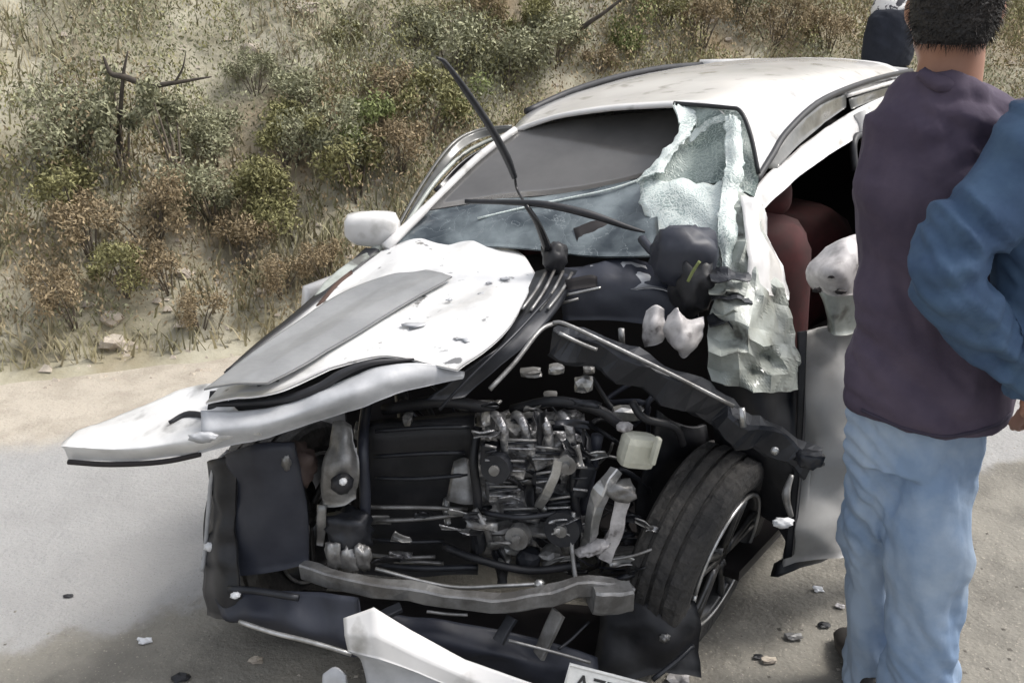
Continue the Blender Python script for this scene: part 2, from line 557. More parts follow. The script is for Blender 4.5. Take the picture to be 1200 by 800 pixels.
def land_material(dn, dv):
    m = bpy.data.materials.new('roadside_ground')
    m.use_nodes = True
    t = m.node_tree
    L = t.links.new
    b = t.nodes['Principled BSDF']
    b.inputs['Roughness'].default_value = 0.92
    g = t.nodes.new('ShaderNodeTexCoord')

    def nz(sc, det=6, rough=0.6):
        n = t.nodes.new('ShaderNodeTexNoise')
        n.inputs['Scale'].default_value = sc; n.inputs['Detail'].default_value = det; n.inputs['Roughness'].default_value = rough
        L(g.outputs['Object'], n.inputs['Vector'])
        return n.outputs['Fac']

    def rng_(src, a, b_):
        r = t.nodes.new('ShaderNodeMapRange'); r.interpolation_type = 'SMOOTHSTEP'
        r.inputs[1].default_value = a; r.inputs[2].default_value = b_
        L(src, r.inputs[0])
        return r.outputs[0]

    def mix(f, a, b_):
        x = t.nodes.new('ShaderNodeMix'); x.data_type = 'RGBA'
        L(f, x.inputs[0])
        for s_, v in ((6, a), (7, b_)):
            if isinstance(v, tuple): x.inputs[s_].default_value = (*v, 1)
            else: L(v, x.inputs[s_])
        return x.outputs[2]

    def math_(op, a, b_):
        x = t.nodes.new('ShaderNodeMath'); x.operation = op
        for i, v in enumerate((a, b_)):
            if isinstance(v, float): x.inputs[i].default_value = v
            else: L(v, x.inputs[i])
        return x.outputs[0]

    dot = t.nodes.new('ShaderNodeVectorMath'); dot.operation = 'DOT_PRODUCT'
    L(g.outputs['Object'], dot.inputs[0]); dot.inputs[1].default_value = tuple(RN)
    wob = math_('MULTIPLY', math_('SUBTRACT', nz(2.3, 8, 0.7), 0.5), 0.55)
    d = math_('ADD', dot.outputs['Value'], wob)
    asphalt = mix(rng_(nz(1.4), 0.42, 0.62), (0.335, 0.333, 0.328), (0.295, 0.293, 0.289))
    asphalt = mix(rng_(nz(0.5, 3), 0.5, 0.7), asphalt, (0.365, 0.354, 0.34))
    asphalt = mix(rng_(nz(190, 2), 0.58, 0.72), asphalt, (0.22, 0.215, 0.205))
    dirt = mix(rng_(nz(4.0), 0.42, 0.62), (0.225, 0.213, 0.185), (0.16, 0.151, 0.132))
    dirt = mix(rng_(nz(1.1), 0.52, 0.7), dirt, (0.265, 0.25, 0.215))
    dirt = mix(rng_(nz(120, 2), 0.6, 0.75), dirt, (0.36, 0.33, 0.28))
    verge = mix(rng_(nz(5.0), 0.4, 0.65), (0.45, 0.405, 0.34), (0.36, 0.32, 0.265))
    col = mix(rng_(d, dn - 0.05, dn + 0.06), dirt, asphalt)
    col = mix(rng_(d, dv - 0.15, dv + 0.2), col, verge)
    L(col, b.inputs['Base Color'])
    bp = t.nodes.new('ShaderNodeBump'); bp.inputs['Strength'].default_value = 0.6; bp.inputs['Distance'].default_value = 0.012
    L(math_('ADD', nz(70, 4), math_('MULTIPLY', nz(9, 3), 2.0)), bp.inputs['Height'])
    L(bp.outputs[0], b.inputs['Normal'])
    return m


# ------------------------------------------------------------------ ground, road, hillside
RD = np.array((math.cos(math.radians(18)), math.sin(math.radians(18)), 0))   # the road runs this way
RN = np.array((-RD[1], RD[0], 0))                                            # towards the hill
P_NEAR = np.array((-1.07, 2.24, 0))                                          # shoulder meets asphalt
D_NEAR = float(np.dot(P_NEAR, RN))
D_VERGE = D_NEAR + 1.32
D_HILL = float(np.dot(np.array((-2.15, 4.25, 0)), RN))


def strip(name, d0, d1, z, m, s0=-60, s1=60, ns=120, jag0=0.0, jag1=0.0, kind='structure'):
    V, F = [], []
    ss = np.concatenate([np.linspace(s0, -6, 12), np.linspace(-5.9, 9.9, 200), np.linspace(10, s1, 12)])
    for s in ss:
        j0 = jag0 * (noise.noise(Vector((s * 2.2, 1.5, 0))) + 0.5 * noise.noise(Vector((s * 7, 4, 0))) + 0.3 * noise.noise(Vector((s * 27, 4, 0))))
        j1 = jag1 * (noise.noise(Vector((s * 2.0, 9.5, 0))) + 0.5 * noise.noise(Vector((s * 6, 2, 0))))
        for dd_, zz in ((d0 - .12, -0.012), (d0, z), (d1, z), (d1 + .12, -0.012)):
            V.append(RD * s + RN * dd_ + np.array((0, 0, zz)))
    for i in range(len(ss) - 1):
        for j in range(3):
            F.append((4 * i + j, 4 * i + 4 + j, 4 * i + 5 + j, 4 * i + 1 + j))
    o = link(name, V, F, m, None, smooth=False, loc=(0, 0, 0))
    return tag(o, kind=kind)


M['land'] = land_material(D_NEAR, D_VERGE)
gv = [(-200, -200, -0.003), (200, -200, -0.003), (200, 200, -0.003), (-200, 200, -0.003)]
tag(link('ground', gv, [(0, 1, 2, 3)], M['land'], loc=(0, 0, 0)), kind='structure')
strip('road', D_NEAR - 0.3, D_VERGE + 0.2, 0.0, M['land'])
strip('verge', D_VERGE + 0.1, D_HILL + 0.6, 0.002, M['land'])


def hill_z(x, y):
    p = np.array((x, y, 0.0))
    d = float(np.dot(p, RN)) - D_HILL
    s = float(np.dot(p, RD))
    d += 0.10 * noise.noise(Vector((s * 1.1, 3.3, 0))) + 0.05 * noise.noise(Vector((s * 3.7, 8.1, 0)))
    if d <= -0.25: return -0.02
    e = max(d, 0.0)
    z = -0.02 + 0.12 * min(1, (d + 0.25) / 0.35) * (1 if d > -0.25 else 0) + 0.78 * e
    if d > 9: z -= 0.78 * 0.6 * (d - 9)
    k = min(1.0, e / 0.6)
    z += k * (0.16 * noise.noise(Vector((x * 0.9, y * 0.9, 1.0))) + 0.06 * noise.noise(Vector((x * 3.1, y * 3.1, 5.0))) + 0.025 * noise.noise(Vector((x * 8, y * 8, 7.0))))
    return z


V, F = [], []
ss = np.concatenate([np.linspace(-30, -5, 20, endpoint=False), np.linspace(-5, 9, 220), np.linspace(9.5, 45, 26)])
dd = np.concatenate([np.linspace(-0.45, 4.0, 90), np.linspace(4.3, 22, 24)])
for s in ss:
    for d in dd:
        p = RD * s + RN * (D_HILL + d)
        V.append((p[0], p[1], hill_z(p[0], p[1])))
nd = len(dd)
for i in range(len(ss) - 1):
    for j in range(nd - 1):
        F.append((i * nd + j, (i + 1) * nd + j, (i + 1) * nd + j + 1, i * nd + j + 1))
tag(link('hillside', V, F, M['hill'], loc=(0, 0, 0)), kind='structure')


def hill_hit(px, py):
    d = ray(px, py)
    o = np.array((0, 0, CAM_H))
    t = 3.0
    while t < 30:
        p = o + d * t
        if p[2] <= hill_z(p[0], p[1]): return p
        t += 0.01
    return o + d * 12


# dry grass over the slope
V, F = [], []
cnt = 0
while cnt < 42000:
    s = rng.uniform(-4.0, 7.5)
    d = rng.uniform(-0.12, 3.6) if rng.random() < 0.8 else rng.uniform(3.0, 7.0)
    p = RD * s + RN * (D_HILL + d)
    dens = noise.noise(Vector((p[0] * 1.3, p[1] * 1.3, 2.0))) + 0.5 * noise.noise(Vector((p[0] * 4, p[1] * 4, 9.0)))
    if dens < rng.uniform(-0.45, 0.5): continue
    if d > 0.9 and s < -0.4 and rng.random() < 0.45: continue
    z = hill_z(p[0], p[1]) - 0.01
    h = rng.uniform(0.04, 0.15) * (1.0 + 0.5 * dens)
    a = rng.uniform(0, 2 * math.pi)
    wd = rng.uniform(0.003, 0.008)
    lx, ly = rng.normal(0, 0.45, 2) * h
    c, sn = math.cos(a) * wd, math.sin(a) * wd
    k = len(V)
    V += [(p[0] - c, p[1] - sn, z), (p[0] + c, p[1] + sn, z), (p[0] + c * .7 + lx * .4, p[1] + sn * .7 + ly * .4, z + h * .6), (p[0] - c * .7 + lx * .4, p[1] - sn * .7 + ly * .4, z + h * .6), (p[0] + lx, p[1] + ly, z + h)]
    F += [(k, k + 1, k + 2, k + 3), (k + 3, k + 2, k + 4)]
    cnt += 1
tag(link('dry_grass', V, F, M['grass_tan'], smooth=False, loc=(0, 0, 0)), 'straw coloured dry grass growing over the roadside slope', 'grass', kind='stuff')

V, F = [], []
for k in range(2600):
    s = rng.uniform(-4, 7); d = rng.uniform(-0.35, 3.4) if k % 3 else rng.uniform(-.35, .5)
    p = RD * s + RN * (D_HILL + d)
    p[2] = max(hill_z(p[0], p[1]), 0.0)
    r_ = min(abs(rng.normal(0, 0.010)) + 0.004, .03)
    q = len(V)
    for vv in [(-1, -1, 0), (1, -1, 0), (1, 1, 0), (-1, 1, 0), (-.4, .1, 1), (.5, -.1, .8)]:
        V.append(p + np.array((vv[0] * r_ * rng.uniform(.6, 1.3), vv[1] * r_ * rng.uniform(.6, 1.3), vv[2] * r_ - 0.003)))
    F += [(q, q + 1, q + 5, q + 4), (q + 1, q + 2, q + 5), (q + 2, q + 3, q + 4, q + 5), (q + 3, q, q + 4)]
tag(link('scree', V, F, M['stone'], smooth=False, loc=(0, 0, 0)), 'small loose stones and grit littering the slope', 'scree', kind='stuff')

# low tangled brush: leaves in loose drifts over the slope
for nm, mk, n_, off, lab in (('low_brush', 'leaf_grey', 90000, 0.0, 'low grey-green brush tangled over the slope'), ('low_brush', 'leaf_olive', 85000, 30.0, 'low olive brush tangled over the slope'), ('dry_brush', 'leaf_tan', 85000, 60.0, 'low dry brown brush at the foot of the slope')):
    V, F = [], []
    cnt = 0
    while cnt < n_:
        s = rng.uniform(-4.0, 7.0)
        d = rng.uniform(0.0, 3.4)
        p = RD * s + RN * (D_HILL + d)
        dens = noise.noise(Vector((p[0] * 1.1 + off, p[1] * 1.1, 4.0))) + 0.6 * noise.noise(Vector((p[0] * 3.1, p[1] * 3.1 + off, 9.0)))
        lim = -0.14
        if mk == 'leaf_tan': lim = -0.36 if (d < 0.9 or s > 2.2) else 0.2
        elif d < 0.55: lim = 0.3
        if s < -0.6 and d > 1.35: lim += 0.25
        if dens < lim: continue
        hh = min(0.42, 0.07 + 0.55 * (dens - lim))
        z = hill_z(p[0], p[1]) + hh * rng.uniform(0.0, 1.0) ** 0.8
        u = rng.normal(0, 1, 3); u[2] = abs(u[2]) + 0.5; u /= np.linalg.norm(u)
        w_ = np.cross(u, rng.normal(0, 1, 3)); w_ /= np.linalg.norm(w_)
        l = rng.uniform(0.005, 0.017)
        c = np.array((p[0], p[1], z))
        k = len(V)
        V += [c - u * l, c + w_ * l * 0.4, c + u * l, c - w_ * l * 0.4]
        F.append((k, k + 1, k + 2, k + 3))
        cnt += 1
    tag(link(nm, V, F, M[mk], smooth=False, loc=(0, 0, 0)), lab, 'brush', kind='stuff')

# shrubs ------------------------------------------------------------
def shrub_geo(seed, n, h, wd, leaf, upright=0.0, clumps=7):
    r = np.random.default_rng(seed)
    cs = []
    for k in range(clumps):
        a = r.uniform(0, 2 * math.pi)
        q = r.uniform(0.0, 1.0) ** 0.6 * wd * 0.5
        cs.append((math.cos(a) * q, math.sin(a) * q, r.uniform(0.28, 0.9) * h, r.uniform(0.14, 0.28) * wd))
    V, F = [], []
    for i in range(n):
        c = cs[r.integers(len(cs))]
        d = r.normal(0, 1, 3); d /= np.linalg.norm(d)
        p = np.array(c[:3]) + d * c[3] * r.uniform(0.3, 1.0) * np.array((1, 1, 0.9 + upright))
        if p[2] < 0.02: p[2] = r.uniform(0.02, 0.1)
        u = r.normal(0, 1, 3); u /= np.linalg.norm(u)
        w_ = np.cross(u, r.normal(0, 1, 3)); w_ /= np.linalg.norm(w_)
        if upright: u = u * (1 - upright) + np.array((0, 0, upright)); u /= np.linalg.norm(u)
        l = leaf * r.uniform(0.6, 1.5)
        k = len(V)
        V += [p - u * l, p + w_ * l * 0.38, p + u * l, p - w_ * l * 0.38]
        F.append((k, k + 1, k + 2, k + 3))
    SV, SF = [], []
    for c in cs:
        pts = [np.array((c[0] * 0.15, c[1] * 0.15, -0.04)), np.array((c[0] * 0.5, c[1] * 0.5, c[2] * 0.55)), np.array((c[0], c[1], c[2] + c[3] * 0.5))]
        v, f = tube_geo(pts, [0.008, 0.006, 0.002], 5, 3)
        k = len(SV)
        SV += v
        SF += [tuple(x + k for x in q) for q in f]
    return V, F, SV, SF


def raw_mesh(name, V, F, m, smooth=False):
    me = bpy.data.meshes.new(name)
    me.from_pydata([tuple(map(float, v)) for v in V], [], F)
    me.materials.append(m)
    if smooth: me.polygons.foreach_set('use_smooth', [True] * len(me.polygons))
    return me


PROTO = {}
for key, (lm, h, wd, leaf, up, nl) in {
    'olive': ('leaf_olive', 0.42, 0.50, 0.014, 0.0, 3000),
    'grey': ('leaf_grey', 0.45, 0.60, 0.015, 0.0, 3400),
    'green': ('leaf_green', 0.40, 0.40, 0.014, 0.2, 2400),
    'tan': ('leaf_tan', 0.40, 0.45, 0.013, 0.35, 2200),
    'tall': ('leaf_grey', 0.62, 0.26, 0.014, 0.3, 1500)}.items():
    PROTO[key] = []
    for q in range(3):
        v, f, sv, sf = shrub_geo(hash((len(key), q, int(h * 1000))) % 10000, nl, h, wd, leaf, up, 8 if key != 'tall' else 6)
        PROTO[key].append((raw_mesh('foliage', v, f, M[lm]), raw_mesh('stem', sv, sf, M['twig'], True)))

KINDNAME = {'olive': 'olive_shrub', 'grey': 'sage_shrub', 'green': 'green_shrub', 'tan': 'dry_bush', 'tall': 'tall_weed'}
KINDTXT = {'olive': 'olive green shrub', 'grey': 'pale grey-green shrub', 'green': 'bright green shrub', 'tan': 'dry brown bush', 'tall': 'tall thin weed'}
shrubs = [  # base px, base py, size, kind, where
    (150, 215, 1.15, 'tall', 'under the bent dark branch at far left'),
    (215, 225, 1.15, 'tall', 'just right of the bent dark branch'),
    (95, 190, 0.95, 'grey', 'left of the bent dark branch by the left edge'),
    (110, 300, 0.9, 'tan', 'low by the left edge above the pale rock'),
    (180, 290, 0.9, 'tan', 'above the sandy verge left of the road'),
    (255, 190, 0.75, 'grey', 'midway between bent branch and wrecked car'),
    (340, 195, 0.85, 'olive', 'left of the white wing mirror high on the slope'),
    (375, 150, 0.8, 'grey', 'high on the slope left of the wiper tip'),
    (345, 275, 0.85, 'olive', 'lower slope left of the white wing mirror'),
    (285, 320, 0.8, 'tan', 'at the foot of the slope in the middle left'),
    (420, 235, 0.95, 'olive', 'right above the white wing mirror'),
    (440, 130, 0.9, 'tan', 'left of the raised wiper tip'),
    (500, 165, 1.05, 'olive', 'behind the raised wiper blade'),
    (545, 150, 0.85, 'green', 'beside the raised wiper blade near the roof'),
    (590, 105, 1.05, 'grey', 'above the front of the roof'),
    (650, 75, 0.85, 'grey', 'above the roof left of the dead branch'),
    (745, 68, 0.85, 'green', 'standing alone above the middle of the roof'),
    (700, 88, 0.6, 'tan', 'against the roof edge right of the dead branch'),
    (820, 60, 0.95, 'tan', 'above the roof right of the bright green shrub'),
    (905, 55, 0.95, 'tan', 'above the rear of the roof'),
    (970, 60, 0.85, 'tan', 'left of the hooded bystander'),
    (385, 335, 0.6, 'tan', 'beside the hood at the foot of the slope'),
    (235, 385, 0.55, 'tan', 'at the edge of the sandy verge'),
    (90, 380, 0.75, 'tan', 'by the pale rock at the left edge'),
    (300, 110, 0.55, 'grey', 'small on the pale upper slope'),
    (480, 60, 0.7, 'grey', 'at the top of the picture left of the wiper tip'),
    (400, 60, 0.5, 'olive', 'small near the top of the slope at centre left'),
    (560, 40, 0.7, 'tan', 'at the top edge above the windscreen'),
    (300, 255, 0.9, 'olive', 'in the middle of the slope between the mirror and the left edge'),
    (385, 205, 0.8, 'grey', 'just above and left of the white wing mirror'),
    (470, 200, 0.85, 'tan', 'in front of the far window frame'),
    (255, 265, 0.85, 'grey', 'low in the middle of the left slope'),
    (200, 340, 0.75, 'tan', 'right of the pale tan rock near the verge'),
    (150, 345, 0.7, 'olive', 'above the pale tan rock at the foot of the slope'),
    (330, 345, 0.65, 'tan', 'beside the small pointed stone above the verge'),
    (430, 185, 0.85, 'green', 'between the wing mirror and the raised wiper'),
    (620, 60, 0.85, 'olive', 'left of the dead branch at the top edge'),
    (780, 30, 0.8, 'olive', 'at the top edge right of the bright green shrub'),
    (865, 25, 0.8, 'grey', 'at the top edge above the middle of the roof'),
    (530, 100, 0.9, 'grey', 'right of the raised wiper tip'),
    (90, 260, 0.9, 'olive', 'at the left edge below the bent dark branch'),
]


def make_shrub(px, py, sc, kind, where, i):
    p = hill_hit(px, py)
    fm, sm = PROTO[kind][i % 3]
    art = 'bright' if kind == 'green' else ''
    o = empty(KINDNAME[kind], p, KINDTXT[kind] + ' ' + where, 'bush' if kind != 'tall' else 'weed', 'shrubs on the hillside')
    o.rotation_euler.z = rng.uniform(0, 6.28)
    o.scale = (sc, sc, sc * rng.uniform(0.85, 1.15))
    for nm, me in (('foliage', fm), ('stem', sm)):
        c = bpy.data.objects.new(nm, me)
        COL.objects.link(c)
        c.parent = o


for i, s in enumerate(shrubs): make_shrub(*s, i)


def hill_tube(name, pts, r, m, label, cat, lift=0.0):
    base = hill_hit(*pts[0][:2])
    P = []
    for (px, py, dy) in pts:
        P.append(at(px, py, base[1] + dy))
    o = tube(name, P, r, m, None, 7, 5)
    return tag(o, label, cat)


bp_ = hill_hit(148, 180) + np.array((0, -0.12, 0))
M['dark_twig'] = mat('dark_branch_bark', (0.055, 0.047, 0.04), (0.09, 0.075, 0.06), rough=.95, scale=20)
br = empty('bare_branch', bp_, 'bent dark branch forking off a bare stem at far left of slope', 'branch')
tube('stem', [bp_, at(142, 120, bp_[1] - 0.02), at(145, 85, bp_[1] - 0.03), at(150, 60, bp_[1] - 0.02)], [0.016, 0.012, 0.009, 0.004], M['dark_twig'], br)
tube('twig', [at(121, 66, bp_[1] - 0.05), at(130, 86, bp_[1] - 0.04), at(145, 90, bp_[1] - 0.03), at(175, 100, bp_[1] - 0.02), at(205, 97, bp_[1]), at(248, 90, bp_[1] + 0.02)], [0.006, 0.014, 0.018, 0.017, 0.012, 0.004], M['dark_twig'], br)
tube('twig', [at(205, 97, bp_[1]), at(214, 80, bp_[1]), at(218, 60, bp_[1])], [0.007, 0.005, 0.002], M['dark_twig'], br)
b2 = hill_hit(678, 38) + np.array((0, -0.25, 0.05))
tag(tube('dead_branch', [b2 + np.array((0, 0.1, -0.12)), at(678, 38, b2[1]), at(690, 27, b2[1] - 0.03), at(708, 15, b2[1] - 0.04), at(735, -6, b2[1] - 0.04)], [0.016, 0.020, 0.014, 0.010], M['dark_twig']), 'dark dead branch leaning on the slope at the top edge above the car', 'branch')

for (px, py, r, lab) in [(135, 405, 0.055, 'pale tan rock lying at the foot of the slope by left edge'),
                         (325, 316, 0.035, 'small square pale stone on the slope left of wing mirror'),
                         (306, 344, 0.030, 'small pointed pale stone just above the verge'),
                         (130, 375, 0.045, 'greyish stone above the pale tan rock'),
                         (215, 322, 0.035, 'flat pale stone among dry bushes'),
                         (440, 215, 0.03, 'little pale stone above the white wing mirror'),
                         (480, 85, 0.04, 'long pale stone left of the raised wiper tip'),
                         (827, 24, 0.05, 'tan stone high on slope above the roof'),
                         (853, 48, 0.025, 'tiny pale stone above the roof'),
                         (95, 105, 0.035, 'whitish stone on the pale slope in the top left corner'),
                         (290, 60, 0.05, 'flat grey stone on the bare upper slope'),
                         (360, 12, 0.06, 'broad grey stone at the top edge on the left')]:
    p = hill_hit(px, py)
    tag(lump('stone', p + np.array((0, 0, r * 0.2)), (r * 1.25, r, r * 0.75), M['stone'], None, 0.6, 1.3, px * 0.37, smooth=False, sub=2, box=0.25), lab, 'stone')

# ------------------------------------------------------------------ the wrecked car
car = empty('wrecked_car', C(0.3, 0, 0), 'wrecked white car with its front torn open and hood buckled', 'car')


def P(name, rows, m, **k):
    return patch(name, [A3(r) for r in rows], m, k.pop('parent', car), **k)


# roof
roof = P('roof', [
    [(598, 154, 3.12), (660, 133, 3.02), (760, 124, 2.86), (845, 130, 2.70), (888, 208, 2.57)],
    [(622, 131, 3.30), (700, 114, 3.22), (800, 104, 3.08), (880, 110, 2.92), (918, 160, 2.78)],
    [(668, 111, 3.50), (752, 94, 3.42), (850, 86, 3.28), (922, 92, 3.12), (955, 126, 3.00)],
    [(722, 94, 3.80), (800, 80, 3.70), (892, 76, 3.56), (962, 82, 3.42), (996, 106, 3.30)],
    [(776, 83, 4.12), (850, 72, 4.02), (930, 70, 3.88), (1000, 75, 3.74), (1034, 95, 3.62)],
    [(820, 80, 4.45), (890, 70, 4.34), (960, 68, 4.20), (1030, 73, 4.06), (1066, 88, 3.94)],
], M['paint'], n=5, thick=0.012, amp=0.004, scale=3)
tube('roof_rail', A3([(617, 131, 3.30), (668, 108, 3.5), (722, 91, 3.8), (776, 80, 4.12), (822, 76, 4.45)]), 0.013, M['black'], car)
tube('roof_gutter', A3([(886, 212, 2.56), (905, 182, 2.68), (922, 155, 2.80), (958, 121, 3.0), (998, 102, 3.3), (1036, 90, 3.62), (1068, 83, 3.94)]), 0.010, M['black'], car)
tube('roof_edge', A3([(992, 112, 3.28), (1020, 104, 3.5), (1045, 97, 3.68), (1068, 92, 3.9)]), 0.009, M['paint'], car)

# left flank of the cabin: pillar, cant rail, visor glass
P('cant_rail', [
    [(879, 226, 2.52), (900, 203, 2.62), (930, 178, 2.80), (965, 152, 3.0), (1005, 127, 3.3), (1048, 108, 3.62)],
    [(881, 238, 2.49), (910, 213, 2.60), (940, 188, 2.78), (975, 164, 2.98), (1012, 142, 3.28), (1048, 122, 3.60)],
    [(890, 250, 2.49), (918, 224, 2.60), (947, 199, 2.78), (982, 175, 2.98), (1015, 155, 3.28), (1046, 135, 3.6)],
], M['paint'], n=4, thick=0.02, amp=0.012, scale=9)
P('window_visor', [
    [(897, 196, 2.64), (925, 156, 2.80), (960, 124, 3.0), (990, 110, 3.26)],
    [(912, 196, 2.66), (934, 172, 2.80), (962, 148, 3.0), (992, 126, 3.26)],
], M['side_glass'], n=5, thick=0.006, amp=0.006, scale=14)
P('quarter_glass', [[(995, 116, 3.3), (1030, 104, 3.6), (1062, 97, 3.86)], [(998, 128, 3.3), (1030, 116, 3.6), (1062, 108, 3.86)]], M['side_glass'], n=4)
tube('door_seal', A3([(1012, 158, 3.2), (1004, 160, 3.16), (1000, 172, 3.12), (1002, 200, 3.1)]), 0.012, M['black'], car)

# windscreen
WS = A3([(598, 156, 3.10), (888, 206, 2.57), (452, 294, 2.68)])


def ws(px, py, off=0.0):
    p = on(px, py, WS)
    d = ray(px, py)
    return p - d / np.linalg.norm(d) * off


patch('windscreen', [[ws(600, 154), ws(660, 138), ws(730, 130), ws(795, 123), ws(815, 128)],
                     [ws(553, 196), ws(630, 180), ws(700, 172), ws(755, 170), ws(800, 162)],
                     [ws(502, 246), ws(585, 234), ws(665, 226), ws(718, 216), ws(765, 204)]],
      M['glass'], car, n=6, thick=0.006, amp=0.004, scale=5)
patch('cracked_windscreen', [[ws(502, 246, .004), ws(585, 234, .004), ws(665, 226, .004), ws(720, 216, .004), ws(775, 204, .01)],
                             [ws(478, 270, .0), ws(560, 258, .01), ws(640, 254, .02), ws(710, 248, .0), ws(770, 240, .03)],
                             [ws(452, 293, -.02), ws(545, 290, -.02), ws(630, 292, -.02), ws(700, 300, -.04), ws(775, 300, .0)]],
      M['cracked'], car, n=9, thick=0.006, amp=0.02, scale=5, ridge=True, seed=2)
tube('glass_edge', [ws(560, 256, .02), ws(620, 242, .02), ws(668, 232, .02), ws(715, 222, .02), ws(752, 210, .02)], 0.0035, M['frosted'], car, 6)
P('glass_hole_shade', [[(672, 268, 2.56), (700, 258, 2.56), (728, 266, 2.54)], [(680, 298, 2.5), (705, 300, 2.5), (728, 296, 2.5)]], M['cabin'], n=4, thick=0.004, amp=0.01)  # dark sheet painted in for the shade inside a hole
P('shattered_pane', [
    [(790, 122, 2.80), (820, 122, 2.76), (850, 126, 2.70), (868, 130, 2.66)],
    [(795, 160, 2.70), (825, 152, 2.70), (858, 150, 2.64), (880, 165, 2.60)],
    [(770, 190, 2.64), (810, 190, 2.64), (850, 188, 2.58), (889, 205, 2.55)],
    [(750, 212, 2.60), (800, 218, 2.58), (850, 215, 2.53), (884, 232, 2.50)],
], M['frosted_dark'], n=7, thick=0.006, amp=0.035, scale=8, ridge=True, seed=5)
P('shattered_pane', [
    [(748, 208, 2.59), (800, 214, 2.56), (850, 212, 2.51), (872, 218, 2.49)],
    [(752, 240, 2.52), (800, 240, 2.49), (845, 240, 2.45), (868, 245, 2.44)],
    [(765, 268, 2.46), (805, 270, 2.43), (840, 275, 2.41), (862, 282, 2.38)],
    [(790, 292, 2.42), (815, 300, 2.40), (838, 310, 2.37), (852, 320, 2.34)],
], M['frosted'], n=7, thick=0.006, amp=0.05, scale=8, ridge=True, seed=9, edge=0.004)
P('glass_flap', [[(788, 122, 2.79), (797, 124, 2.78), (812, 126, 2.77)], [(796, 146, 2.70), (804, 148, 2.69), (816, 142, 2.70)], [(790, 164, 2.655), (800, 160, 2.655), (808, 156, 2.67)], [(768, 186, 2.61), (780, 182, 2.60), (790, 178, 2.62)], [(744, 210, 2.57), (762, 206, 2.56), (778, 202, 2.57)]], M['frosted'], n=7, thick=0.006, amp=0.03, scale=16, ridge=True, seed=71, edge=.0025)
P('glass_flap', [[(848, 136, 2.63), (860, 134, 2.62), (868, 142, 2.61)], [(850, 175, 2.56), (862, 178, 2.54), (872, 182, 2.55)], [(846, 215, 2.48), (858, 220, 2.46), (868, 222, 2.47)], [(840, 262, 2.37), (852, 268, 2.35), (864, 272, 2.36)], [(846, 312, 2.30), (852, 316, 2.29), (860, 320, 2.30)]], M['frosted'], n=8, thick=0.006, amp=0.03, scale=14, ridge=True, seed=73, edge=.0025)
P('glass_flap', [[(805, 162, 2.66), (830, 140, 2.66), (856, 132, 2.645)], [(808, 168, 2.655), (832, 148, 2.655), (856, 140, 2.64)]], M['frosted'], n=7, thick=0.005, amp=0.02, scale=18, ridge=True, seed=75, edge=.002)
tube('windscreen_seal', A3([(790, 121, 2.80), (850, 126, 2.69), (868, 131, 2.64), (880, 160, 2.59), (889, 204, 2.54)]), 0.006, M['black'], car)

# far A-pillar and the door frame beyond it
tube('pillar', A3([(604, 152, 3.10), (560, 185, 3.0), (510, 234, 2.86), (452, 290, 2.68)]), [0.012, 0.013, 0.014, 0.016], M['paint'], car)
P('window_frame', [
    [(462, 282, 2.78), (492, 226, 2.94), (530, 172, 3.10), (560, 154, 3.2), (600, 149, 3.2)],
    [(470, 276, 2.78), (503, 222, 2.94), (538, 178, 3.10), (565, 162, 3.2), (600, 154, 3.2)],
], M['side_glass'], n=5, thick=0.01)
tube('window_frame', A3([(472, 270, 2.78), (508, 216, 2.94), (540, 183, 3.08), (570, 166, 3.16), (600, 156, 3.2)]), 0.007, M['paint_dirty_shaded'], car)
tube('window_frame', A3([(458, 282, 2.8), (490, 224, 2.96), (528, 171, 3.12), (560, 153, 3.22), (600, 148, 3.22)]), 0.006, M['side_glass'], car)
P('side_window', [[(508, 222, 2.93), (545, 186, 3.06), (588, 163, 3.16)], [(516, 224, 2.93), (548, 198, 3.06), (580, 172, 3.14)]], M['black_gloss'], n=5, thick=0.006)

# hood
HP = A3([(440, 300, 2.66), (632, 318, 2.46), (245, 462, 1.88)])


def hd(px, py, off=0.0):
    p = on(px, py, HP)
    return p + np.array((0, 0, off))


hr = [
    [(446, 298), (500, 286), (560, 290), (604, 300), (630, 320)],
    [(400, 330), (462, 322), (535, 326), (590, 334), (616, 348)],
    [(350, 368), (425, 362), (505, 362), (568, 370), (598, 384)],
    [(295, 415), (375, 402), (460, 394), (535, 402), (572, 412)],
    [(240, 470), (325, 466), (400, 440), (470, 424), (536, 438)],
]
hood = patch('hood', [[hd(x, y, 0.025 * math.sin(math.pi * j / 4)) for j, (x, y) in enumerate(r)] for r in hr], M['hood_paint'], car, n=11, thick=0.005, amp=0.045, scale=3.4, seed=4, ridge=True)
st = [[(500, 330), (445, 344), (400, 362), (350, 394), (300, 428), (240, 470)],
      [(530, 338), (490, 362), (452, 386), (410, 414), (360, 446), (315, 468)]]
# grey strip down the hood, a thin sheet laid on the panel
def hood_pt(x, y):
    # height of the crowned, dented panel under a picture point
    p = hd(x, y)
    return p
stripe_rows = []
for (a, b) in zip(st[0], st[1]):
    stripe_rows.append([hd(a[0], a[1], .034), hd((a[0] * 2 + b[0]) / 3, (a[1] * 2 + b[1]) / 3, .038), hd((a[0] + 2 * b[0]) / 3, (a[1] + 2 * b[1]) / 3, .040), hd(b[0], b[1], .040)])
patch('hood_stripe', stripe_rows, M['stripe'], hood, n=11, thick=0.004, amp=0.045, scale=3.4, seed=4, ridge=True)
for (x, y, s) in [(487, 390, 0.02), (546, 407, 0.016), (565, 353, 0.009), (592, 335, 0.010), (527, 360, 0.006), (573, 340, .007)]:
    lump('dent', hd(x, y, 0.020), (s * 1.3, s, 0.003), M['paint_shade_grey'], hood, 0.9, 2, x * .1, sub=2)
